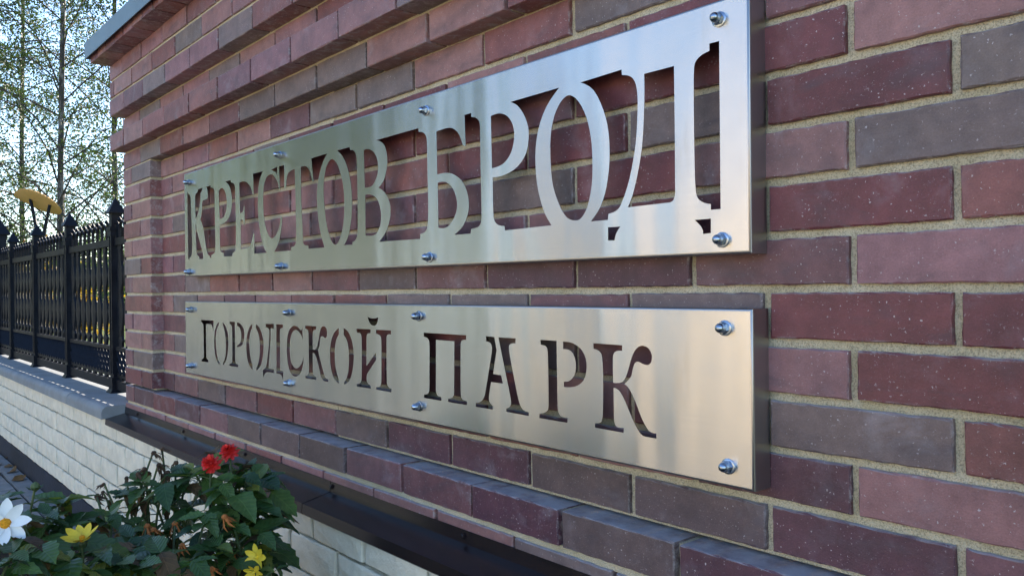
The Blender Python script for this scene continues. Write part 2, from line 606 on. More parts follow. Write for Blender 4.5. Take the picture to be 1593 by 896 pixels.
DARK = (0.151, 0.044, 0.048)
RED = (0.223, 0.085, 0.076)
ROSE = (0.290, 0.147, 0.133)
PLUM = (0.180, 0.081, 0.087)
PINK = (0.271, 0.131, 0.134)
GREY = (0.186, 0.136, 0.124)
DGREY = (0.125, 0.086, 0.079)
NIGHT = (0.105, 0.044, 0.056)


def pick(x, k):
    w = rng.random()
    if k <= -5:
        return rng.choice([PLUM, NIGHT, DGREY, PLUM, DARK, DGREY])
    if k >= 7:
        return rng.choice([ROSE, ROSE, PINK, GREY, PLUM, RED, PINK, GREY])
    if x < 1.0:  # left bricks take lighter tones, with sky glare painted into the colour
        return rng.choice([ROSE, PINK, RED, ROSE, GREY, PLUM, PINK, RED])
    return rng.choice([RED, DARK, PLUM, GREY, ROSE, DARK, PLUM])


def lay(parent, x0, x1, z0, z1, y, depth, col, j=0.011, name='brick', mat=None, var=None, n=None, chip=0.0010, jz=0.012, **kw):
    """one brick filling a cell of the bond; j is the joint"""
    L = round((x1 - x0 - j) * 500) / 500
    H = round((z1 - z0 - jz) * 1000) / 1000
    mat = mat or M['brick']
    if n is None:
        n = (14, 4) if x1 > 1.9 else (4, 1)
    me = brick_mesh(L, H, depth, rng.randrange(5) if var is None else var, mat, chip, n, **kw)
    c = ((x0 + x1) / 2 + rng.uniform(-.0012, .0012), y + rng.uniform(-.0014, .0014), (z0 + z1) / 2 + GZ + rng.uniform(-.0008, .0008))
    o = mesh_obj(name, me, parent, rel(parent, c), (rng.uniform(-.008, .008), rng.uniform(-.003, .003), rng.uniform(-.005, .005)))
    v = rng.uniform(0.88, 1.12)
    o.color = (col[0] * v, col[1] * v * rng.uniform(.96, 1.04), col[2] * v * rng.uniform(.95, 1.05), 1)
    return o


def course(parent, x0, x1, z0, z1, y, depth, phase, mod, k, colf=None, minlen=0.035, **kw):
    n0 = math.floor((x0 - phase) / mod)
    xs = [x0]
    q = phase + n0 * mod
    while q < x1 + mod:
        if x0 + minlen < q < x1 - minlen:
            xs.append(q)
        q += mod
    xs.append(x1)
    for i, (a, b) in enumerate(zip(xs[:-1], xs[1:])):
        # the ends of a course stand without a joint
        aa = a - 0.0055 if i == 0 else a
        bb = b + 0.0055 if i == len(xs) - 2 else b
        col = colf((a + b) / 2, k) if colf else None
        lay(parent, aa, bb, z0, z1, y, depth, col or pick((a + b) / 2, k), **kw)


CH = 0.077
XL, XPI, XPJ, XR = -0.494, -0.130, 2.990, 3.354      # pier | panel | pier
YP, YA, YH = -0.045, -0.0965, -0.172                   # pier face, cornice face, header face
brick_wall = thing('brick_wall', 'dark red and grey clinker brick wall with stepped cornice carrying two steel signs', 'wall', (1.43, 0.0, 0.0))


def box_part(parent, name, mat, boxes):
    mb = MB()
    for b in boxes:
        mb.box(b[0], b[1], b[2], b[3], b[4] + GZ, b[5] + GZ)
    me = mb.mesh(name, mat)
    o = mesh_obj(name, me, parent, rel(parent, (0, 0, 0)))
    return o


# recessed panel
panel = box_part(brick_wall, 'panel', M['mortar'], [(1.30, XPJ + .02, .0088, .204, -.386, .548), (XPI - .02, 1.305, .021, .205, -.3865, .5485)] +
                 [(XPI - .02, 1.301, .0063, .03, k * CH - .0065, k * CH + .0065) for k in range(-4, 8)])
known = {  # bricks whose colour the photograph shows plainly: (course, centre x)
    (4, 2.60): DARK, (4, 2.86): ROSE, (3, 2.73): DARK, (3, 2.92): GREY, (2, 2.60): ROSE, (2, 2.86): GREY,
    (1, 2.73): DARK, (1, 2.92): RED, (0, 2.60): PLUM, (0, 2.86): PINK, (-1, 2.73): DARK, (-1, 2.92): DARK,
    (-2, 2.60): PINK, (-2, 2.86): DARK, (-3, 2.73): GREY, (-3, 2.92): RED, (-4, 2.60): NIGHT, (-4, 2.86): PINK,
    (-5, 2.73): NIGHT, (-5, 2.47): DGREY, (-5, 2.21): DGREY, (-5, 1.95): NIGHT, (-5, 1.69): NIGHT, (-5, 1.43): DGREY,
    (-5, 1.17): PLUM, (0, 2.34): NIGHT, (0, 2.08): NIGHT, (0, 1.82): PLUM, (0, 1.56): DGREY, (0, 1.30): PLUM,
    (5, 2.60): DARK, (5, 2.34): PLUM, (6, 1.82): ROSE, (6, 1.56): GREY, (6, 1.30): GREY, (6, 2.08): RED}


def kcol(x, k):
    for (kk, xx), c in known.items():
        if kk == k and abs(xx - x) < 0.07:
            return c
    return None


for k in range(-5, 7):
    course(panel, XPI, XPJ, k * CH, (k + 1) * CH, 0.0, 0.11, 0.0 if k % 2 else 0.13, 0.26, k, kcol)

# piers at both ends of the panel
for side, (a, b) in enumerate(((XL, XPI), (XPJ, XR))):
    pier = box_part(brick_wall, 'pier', M['mortar'], [(a + .018, b - .018, YP + .02, .2035, -.387, .5465)] +
                    [(a + .006, b - .006, YP + .0062, .19, k * CH - .0066, k * CH + .0066) for k in range(-4, 8)])
    for k in range(-5, 7):
        jx = (-0.385 if k % 2 == 0 else -0.263) if side == 0 else (XPJ + XR - (-0.385 if k % 2 == 0 else -0.263) + .494 - 3.354)
        if side == 1:
            jx = XR - (jx - XL) if False else (XR - ((-0.385 if k % 2 == 0 else -0.263) - XL))
        colr = pick(0.0, k)
        lay(pier, a - .0055, jx, k * CH, (k + 1) * CH, YP, .12, pick(0.0, k), n=(3, 1))
        lay(pier, jx, b + .0055, k * CH, (k + 1) * CH, YP, .12, colr, n=(3, 1))

# plinth courses under the panel
plinth = box_part(brick_wall, 'plinth', M['mortar'], [(XL + .019, XR - .019, YP + .016, .204, -.60, -.394), (XL + .0065, XR - .0065, YP + .0064, .19, -6 * CH - .0068, -6 * CH + .0068)])
course(plinth, XL, XR, -6 * CH, -5 * CH, YP, .12, 0.1405, 0.2585, -6, n=None)
course(plinth, XL, XR, -7 * CH, -6 * CH, YP - .001, .12, 0.0315, 0.2563, -7, lambda x, k: ROSE if 1.3 < x < 2.0 else (GREY if x > 2.0 else rng.choice([ROSE, PINK, RED])))

# cornice: stepped courses, then a row of headers
cornice = box_part(brick_wall, 'cornice', M['mortar'], [
    (XL + .018, XR - .018, YP + .021, .2045, .5415, .985),
    (XL + .019, XR - .019, YA + .0215, .1, .6165, .679),
    (XL + .0195, XR - .0195, YA + .022, .1, .767, .977),
    (XL + .020, XR - .020, YH + .016, .19, .980, 1.03)] +
    [(XL + .006, XR - .006, y_ + .0063, .18, z_ - .0075, z_ + .0065) for y_, z_ in
     ((YP, .6075), (YP, .682), (YP, .7565), (YA, .8335), (YA, .9085), (YA + .004, .9745))])
for (z0, z1, y, ph, k) in ((.534, .608, YP, 0.003, 7), (.605, .683, YA, -0.040, 8), (.682, .758, YP, 0.010, 9),
                           (.756, .834, YA, -0.028, 10), (.833, .909, YA, 0.086, 11), (.908, .980, YA, -0.050, 12)):
    course(cornice, XL, XR, z0, z1, y, .13 if y == YP else .16, ph, 0.259, k, n=(3, 1), jz=0.010 if k != 12 else 0.011)
q = XL
i = 0
while q < XR - 0.06:
    lay(cornice, q - (.0055 if i == 0 else 0), min(q + 0.1213, XR), .969, 1.042, YH, .25, rng.choice([ROSE, RED, PINK, PLUM]), n=(3, 1))
    q += 0.1213
    i += 1

# sheet metal coping of the wall
prof = [(-.190, .993), (-.190, 1.061), (.03, 1.105), (.25, 1.061), (.25, .993), (.247, .993), (.247, 1.058), (.03, 1.1015), (-.187, 1.058), (-.187, .993)]
mb = MB().prism([(y, z + GZ) for y, z in prof], -.506, 3.366)
o = mb.obj('wall_cap', M['cap'], brick_wall)
o.location = rel(brick_wall, (0, 0, 0))
mb = MB()
for x0, x1 in ((-.5062, -.503), (3.363, 3.3662)):
    mb.prism([(y, z + GZ) for y, z in ((-.186, .994), (-.186, 1.057), (.03, 1.1), (.246, 1.057), (.246, .994))], x0, x1)
o = mb.obj('cap_end', M['cap'], brick_wall)
o.location = rel(brick_wall, (0, 0, 0))

# ------------------------------------------------------------------ brown sheet flashing over the cream plinth
flashing = thing('metal_flashing', 'brown folded sheet metal flashing screwed along the foot of the red bricks', 'flashing', (1.43, -.09, GZ - .53))
seams = [-.500, -.306, 1.359, 3.36]
for i in range(3):
    a, b = seams[i], seams[i + 1]
    d = 0.0008 * (i % 2)
    t = .0012
    outer = [(-.0478 - d, -.4865 + d), (-.0500 - d, -.5135 + d), (-.1270 - d, -.5300 + d), (-.1295 - d, -.5535), (-.1240, -.5575)]
    inner = [(y + t, z - t) for y, z in outer][::-1]
    inner[-1] = (outer[0][0] + t, outer[0][1])
    inner[0] = (outer[-1][0] + .0002, outer[-1][1] - t)
    o = MB().prism([(y, z + GZ) for y, z in outer + inner], a - (.02 if i else 0), b).obj('flashing_sheet', M['brown'], flashing)
    o.location = rel(flashing, (0, 0, 0))
scr = MB().lathe([(.0068, 0), (.0068, .0012), (.0046, .0014), (.0046, .004), (.0032, .0052)], 8).mesh('screw', M['brown'])
x = -.313
while x < 3.3:
    o = mesh_obj('screw', scr, flashing, rel(flashing, (x, -.0500, GZ - .4985)), (math.pi / 2, 0, 0))
    x += .5605

# ------------------------------------------------------------------ cream block base running under fence and wall
YC = -.118
block_wall = thing('block_wall', 'low cream split face block wall with dark painted foot under the fence and brick wall', 'wall', (-1.5, 0.0, 0.0))
core = box_part(block_wall, 'mortar_core', M['creammortar'], [(-7.5, 3.35, YC + .022, .205, -1.09, -.545)])
foot = box_part(block_wall, 'painted_foot', M['bitumen'], [(-7.5, 3.352, YC - .0035, .21, -1.095, -.967)])
zc = [-.5320, -.6160, -.7090, -.8010, -.8920, -.9680]
for r_ in range(5):
    z1, z0 = zc[r_], zc[r_ + 1]
    ph = -.1152 if r_ % 2 == 0 else -.242
    top = z1
    xs = []
    q = ph + math.floor((-5.6 - ph) / .2512) * .2512
    while q < 3.3:
        lay(core, q, min(q + .2512, 3.35), z0, top, YC, .09, (1, 1, 1), j=.0125, jz=.0075, name='block', mat=M['cream'], n=(4, 2), chip=.002, bev=.003, rough_face=.0022)
        q += .2512

# concrete coping stones under the fence
def coping_profile(zt, zb, y0, y1, r):
    P = [(y1, zb), (y1, zt)]
    for i in range(6):
        a = math.pi / 2 * i / 5
        P.append((y0 + r - r * math.sin(a), zt - r + r * math.cos(a)))
    P += [(y0, zb)]
    return P


cx = [-.497, -1.145, -1.912, -2.68, -3.45, -4.22, -4.99, -5.76]
for a, b in zip(cx[1:], cx[:-1]):
    o = MB().prism([(y, z + GZ) for y, z in coping_profile(-.478 + rng.uniform(-.0015, .0015), -.5315, -.143, .235, .028)], a + .0025, b - .0025).obj('coping_stone', M['coping'], block_wall)
    o.location = rel(block_wall, (0, 0, 0))
o = MB().box(-5.76, -.5, -.1, .2, -.546 + GZ, -.484 + GZ).obj('coping_bed', M['creammortar'], block_wall)
o.location = rel(block_wall, (0, 0, 0))

# ------------------------------------------------------------------ gutter strip and pavers
gutter = box_part(None, 'gutter_strip', M['slab'], []) if False else None
pave = MB().box(-9, 3.6, -1.62, -.1275, -.06, -.0095).obj('pavement', M['soil'])
pave['kind'] = 'structure'
gm = MB().box(-.248, .248, -.046, .046, -.05, .006).mesh('gutter_stone', M['slab'])
x = -6.0
while x < -.9:
    mesh_obj('gutter_stone', gm, pave, (x, -.175, rng.uniform(-.001, .001)), (0, rng.uniform(-.004, .004), 0))
    x += .5
pm = MB().box(-.098, .098, -.098, .098, -.05, .0015).mesh('paver', M['slab'])
for i in range(20):
    for j in range(3):
        mesh_obj('paver', pm, pave, (-4.9 + i * .2, -.330 - j * .2, rng.uniform(-.002, .001)), (rng.uniform(-.006, .006), rng.uniform(-.006, .006), 0))
pm2 = MB().box(-.2485, .2485, -.2485, .2485, -.05, .0005).mesh('slab', M['slab'])
for i in range(26):
    for j in range(1):
        mesh_obj('slab', pm2, pave, (-9 + .25 + i * .5 if True else 0, -1.33 - j * .5, rng.uniform(-.002, .001)))

# outlines of the openings cut in the signs, tenths of a millimetre in the plane of each plate
UPPER_OPENINGS = [
 "316,3042 405,3003 426,2954 478,2940 527,2923 569,2903 604,2879 633,2852 655,2818 670,2776 678,2727 684,2670 695,2502 707,2283 721,2055 741,1823 764,1582 777,1363 777,1170 768,999 752,867 732,807 699,760 659,725 613,704 560,695 503,692 456,597 346,650",
 "1408,3022 1849,3042 1831,2993 1795,2947 1754,2920 1703,2896 1646,2872 1648,2823 1643,2765 1631,2702 1602,2600 1562,2481 1516,2374 1466,2293 1411,2225 1351,2162 1289,2103 1222,2049 1154,1998 1142,2121 1131,2244 1122,2368 1114,2503 1108,2638 1111,2747 1123,2803 1144,2849 1180,2885 1233,2909 1300,2922 1374,2931",
 "1128,1845 1186,1735 1251,1616 1332,1486 1446,1317 1578,1133 1686,981 1744,899 1796,827 1836,771 1852,592 1465,596 1468,683 1387,696 1314,717 1257,754 1222,810 1203,881 1189,964 1175,1074 1166,1202 1157,1344 1147,1500 1137,1669",
 "2208,3037 2630,3049 2638,2965 2718,2955 2792,2941 2854,2919 2902,2890 2937,2853 2958,2801 2967,2677 2965,2515 2964,2332 2970,2110 2977,1861 2983,1611 2991,1349 2998,1088 2993,891 2977,831 2943,785 2892,751 2818,727 2726,714 2625,706 2592,598 2493,612 2465,686 2407,688 2350,701 2295,736 2239,802 2184,893 2130,1000 2048,1210 1954,1467 1862,1679 1783,1796 1696,1887 1610,1956 1673,2032 1729,2113 1773,2205 1793,2325 1800,2456 1825,2554 1886,2595 1965,2603 2043,2606 2116,2609 2187,2606 2247,2610 2291,2624 2326,2645 2350,2675 2357,2719 2352,2772 2344,2822 2331,2881 2307,2935 2279,2970 2246,3004",
 "3333,2765 3383,2800 3437,2830 3496,2849 3565,2857 3639,2854 3712,2835 3786,2796 3860,2741 3921,2675 3968,2597 4004,2508 4025,2421 4031,2338 4022,2257 4000,2178 3959,2099 3904,2024 3847,1962 3792,1921 3735,1894 3668,1876 3587,1866 3498,1864 3403,1866",
 "3919,3041 4374,3039 4399,2957 4482,2947 4558,2933 4621,2910 4668,2879 4702,2840 4723,2787 4735,2681 4737,2545 4739,2392 4749,2187 4760,1950 4766,1705 4764,1439 4756,1165 4746,954 4741,881 4729,817 4697,767 4639,734 4561,714 4474,700 4453,594 3742,611 3718,735 3641,741 3570,750 3512,767 3469,792 3439,825 3420,870 3405,980 3398,1122 3393,1263 3391,1394 3392,1524 3394,1655 3558,1666 3717,1683 3865,1713 4002,1756 4128,1810 4235,1880 4323,1967 4393,2069 4441,2176 4466,2288 4469,2405 4450,2520 4407,2636 4343,2751 4261,2850 4161,2926 4044,2988",
 "5075,2887 5202,2892 5326,2892 5441,2883 5546,2866 5641,2840 5732,2803 5820,2755 5903,2696 5974,2630 6031,2558 6076,2479 6115,2396 6179,2391 6147,3049 6858,3041 6750,2939 6653,2833 6578,2717 6530,2590 6504,2453 6489,2304 6478,2139 6478,1962 6492,1785 6522,1606 6566,1427 6621,1258 6687,1100 6764,952 6844,828 6923,736 7007,667 7091,610 6184,611 6199,1216 6119,1247 6098,1187 6071,1125 6033,1061 5980,988 5915,912 5848,855 5784,828 5717,819 5640,814 5503,804 5334,797 5150,790 5156,1723 5231,1715 5298,1701 5351,1676 5387,1636 5409,1584 5424,1527 5474,1524 5464,2121 5430,2123 5411,2061 5384,2005 5342,1963 5280,1937 5203,1925 5119,1919",
 "7430,3021 7864,3052 7843,2844 7795,2878 7742,2912 7680,2943 7604,2971 7520,2997",
 "7987,3055 8333,3049 8318,2393 8436,2381 8445,2480 8458,2572 8482,2652 8514,2718 8556,2770 8619,2809 8721,2837 8849,2852 8990,2862 8998,2685 9006,2484 9015,2257 9026,1925 9039,1548 9045,1239 9044,1081 9037,941 9021,834 9000,787 8966,754 8920,730 8860,715 8789,708 8711,705 8709,609 7600,617 7718,701 7827,790 7920,886 7991,994 8046,1109 8090,1227 8124,1346 8146,1467 8163,1589 8059,1607 8042,1516 8016,1427 7971,1339 7900,1248 7811,1159 7719,1090 7628,1044 7535,1017 7442,1015 7351,1042 7260,1094 7174,1173 7082,1288 6993,1431 6924,1586 6887,1752 6872,1929 6867,2098 6867,2254 6877,2401 6903,2530 6948,2639 7009,2730 7084,2801 7177,2851 7284,2880 7385,2891 7472,2882 7554,2855 7635,2813 7722,2756 7808,2685 7878,2611 7923,2539 7951,2466 7971,2391 8036,2385",
 "9366,2876 9470,2878 9569,2874 9660,2858 9741,2826 9813,2783 9874,2734 9918,2678 9949,2617 9977,2558 10003,2505 10025,2454 10045,2404 10115,2397 10001,3030 10899,3044 10785,2961 10676,2867 10576,2753 10483,2607 10398,2440 10336,2275 10304,2125 10294,1977 10303,1808 10327,1597 10370,1366 10428,1148 10505,959 10598,783 10699,614 9792,617 9773,710 9691,710 9616,714 9555,726 9512,745 9480,772 9462,814 9450,918 9447,1058 9441,1215 9422,1409 9399,1633 9382,1888 9372,2188 9368,2523",
 "11175,2864 11266,2825 11366,2760 11460,2665 11549,2534 11633,2374 11699,2207 11741,2037 11764,1860 11773,1685 11767,1508 11747,1333 11714,1174 11664,1032 11601,906 11530,805 11450,727 11363,674 11276,657 11190,682 11104,743 11024,830 10946,954 10872,1107 10810,1267 10765,1433 10732,1605 10708,1774 10687,1935 10675,2092 10680,2240 10707,2386 10751,2523 10801,2637 10853,2716 10913,2775 10976,2818 11038,2853 11103,2872",
 "11432,3051 12062,3052 12095,2973 12169,2965 12238,2949 12296,2919 12345,2873 12384,2813 12407,2737 12422,2519 12428,2236 12432,1964 12434,1725 12434,1497 12432,1295 12429,1126 12424,977 12410,861 12391,806 12360,764 12321,731 12276,709 12222,696 12166,688 12164,621 11724,630 11810,686 11891,756 11964,851 12030,987 12088,1149 12130,1316 12156,1481 12166,1651 12161,1821 12139,1997 12101,2173 12048,2341 11978,2499 11892,2649 11794,2780 11684,2886 11561,2973",
 "12757,2891 12856,2889 12953,2881 13045,2859 13136,2820 13222,2767 13293,2706 13344,2638 13380,2562 13400,2483 13407,2398 13399,2308 13377,2228 13339,2159 13286,2099 13231,2049 13180,2012 13126,1986 13060,1969 12978,1962 12885,1964 12785,1970",
 "12801,1797 12898,1796 12993,1790 13088,1771 13186,1738 13283,1693 13366,1632 13431,1548 13482,1447 13514,1347 13526,1248 13519,1149 13497,1059 13457,981 13401,912 13340,859 13278,825 13211,806 13133,796 13034,794 12922,802 12802,813",
 "13319,3041 15111,3051 15122,2966 15200,2954 15272,2937 15333,2909 15381,2869 15417,2817 15438,2750 15447,2579 15446,2355 15446,2122 15453,1882 15462,1632 15466,1404 15462,1202 15454,1022 15438,886 15421,835 15390,796 15348,766 15292,744 15223,731 15149,723 15147,614 13424,634 13538,703 13645,776 13737,857 13812,950 13873,1051 13915,1153 13939,1255 13945,1357 13927,1458 13881,1559 13812,1658 13731,1743 13639,1809 13535,1862 13425,1908 13521,1957 13611,2015 13686,2094 13749,2204 13799,2335 13823,2463 13814,2591 13780,2717 13736,2820 13685,2887 13624,2932 13556,2969 13482,3000 13402,3023",
 "15799,2875 15974,2886 16138,2891 16277,2882 16379,2855 16463,2813 16535,2764 16593,2703 16638,2635 16674,2573 16698,2526 16715,2481 16728,2440 16822,2427 16793,3062 17014,3065 17024,2980 17089,2969 17150,2953 17201,2928 17243,2894 17276,2852 17296,2797 17304,2699 17302,2574 17301,2434 17305,2177 17310,1866 17315,1576 17319,1322 17323,1090 17321,917 17313,866 17298,822 17276,788 17235,759 17180,745 17122,736 17053,729 16979,723 16961,631 16404,637 16524,691 16636,751 16731,823 16807,911 16865,1012 16902,1114 16914,1215 16904,1318 16879,1418 16841,1519 16787,1617 16716,1704 16623,1778 16514,1841 16406,1891 16308,1924 16212,1945 16115,1957 16016,1963 15915,1961 15814,1956",
 "15830,1778 15925,1786 16020,1784 16112,1766 16205,1726 16296,1669 16373,1602 16430,1523 16473,1434 16501,1350 16516,1279 16516,1213 16498,1145 16458,1066 16399,985 16333,917 16260,866 16180,827 16096,803 16012,797 15926,804 15839,819",
 "17647,2900 17738,2910 17827,2915 17913,2908 17998,2887 18081,2853 18154,2809 18217,2753 18270,2685 18309,2613 18334,2536 18346,2454 18343,2369 18325,2280 18293,2189 18250,2109 18194,2043 18128,1988 18061,1944 17998,1915 17935,1899 17871,1887 17804,1879 17735,1876 17666,1876",
 "18237,3069 19583,3084 19459,2994 19341,2899 19237,2793 19149,2673 19074,2542 19015,2404 18973,2261 18948,2112 18935,1953 18936,1779 18950,1596 18977,1420 19021,1251 19078,1088 19141,946 19207,831 19278,736 19352,651 18043,633 18033,720 17970,724 17909,733 17854,748 17805,772 17762,803 17729,844 17708,894 17698,954 17693,1022 17688,1200 17686,1432 17686,1691 17810,1687 17934,1690 18058,1703 18186,1728 18313,1764 18429,1814 18530,1880 18619,1959 18688,2052 18731,2165 18753,2291 18758,2409 18745,2510 18714,2601 18671,2690 18614,2781 18544,2869 18470,2943 18395,2997 18317,3036",
 "19836,2904 19909,2877 19985,2827 20057,2758 20126,2670 20191,2563 20247,2448 20291,2327 20326,2199 20352,2071 20369,1945 20377,1819 20381,1690 20381,1554 20376,1415 20361,1280 20333,1148 20295,1019 20252,912 20207,836 20156,776 20105,732 20058,706 20010,696 19957,697 19894,704 19825,722 19758,756 19697,810 19639,880 19582,965 19519,1076 19456,1205 19405,1341 19373,1482 19354,1630 19343,1782 19336,1941 19337,2103 19349,2252 19372,2380 19405,2495 19448,2597 19502,2691 19566,2772 19632,2834 19698,2878 19766,2903",
 "20110,3072 21057,3097 21065,3006 21124,2993 21180,2978 21229,2956 21270,2929 21305,2896 21334,2854 21358,2801 21375,2738 21387,2665 21394,2580 21396,2483 21392,2373 21383,2211 21368,2020 21344,1830 21306,1644 21259,1458 21210,1293 21158,1157 21104,1040 21054,947 21021,890 20987,843 20942,807 20883,781 20814,766 20740,755 20725,655 20330,655 20412,725 20490,801 20558,887 20614,985 20661,1093 20700,1213 20732,1346 20758,1491 20773,1641 20777,1798 20772,1960 20756,2113 20731,2249 20695,2375 20646,2501 20582,2635 20505,2769 20419,2881 20323,2963 20219,3023",
 "20728,531 21005,527 20972,495 20941,462 20915,426 20896,388 20882,347 20869,305 20725,312",
 "21536,2929 22129,2928 22131,2602 22132,2276 22133,1949 22133,1623 22132,1297 22132,971 22118,914 22098,869 22066,847 22026,837 21168,830 21217,911 21266,1010 21312,1127 21368,1304 21426,1516 21472,1737 21501,1970 21519,2211 21531,2431 21537,2615 21538,2778",
 "22784,3121 22955,3117 22956,663 22785,665 22786,748 22725,761 22668,777 22621,798 22583,824 22554,855 22533,897 22518,968 22509,1057 22504,1157 22498,1482 22494,1901 22493,2262 22494,2492 22497,2696 22508,2847 22525,2897 22557,2934 22599,2963 22651,2986 22714,3001 22783,3013",
 "22493,533 22784,535 22782,322 22646,315 22640,364 22617,415 22584,453 22541,492"]
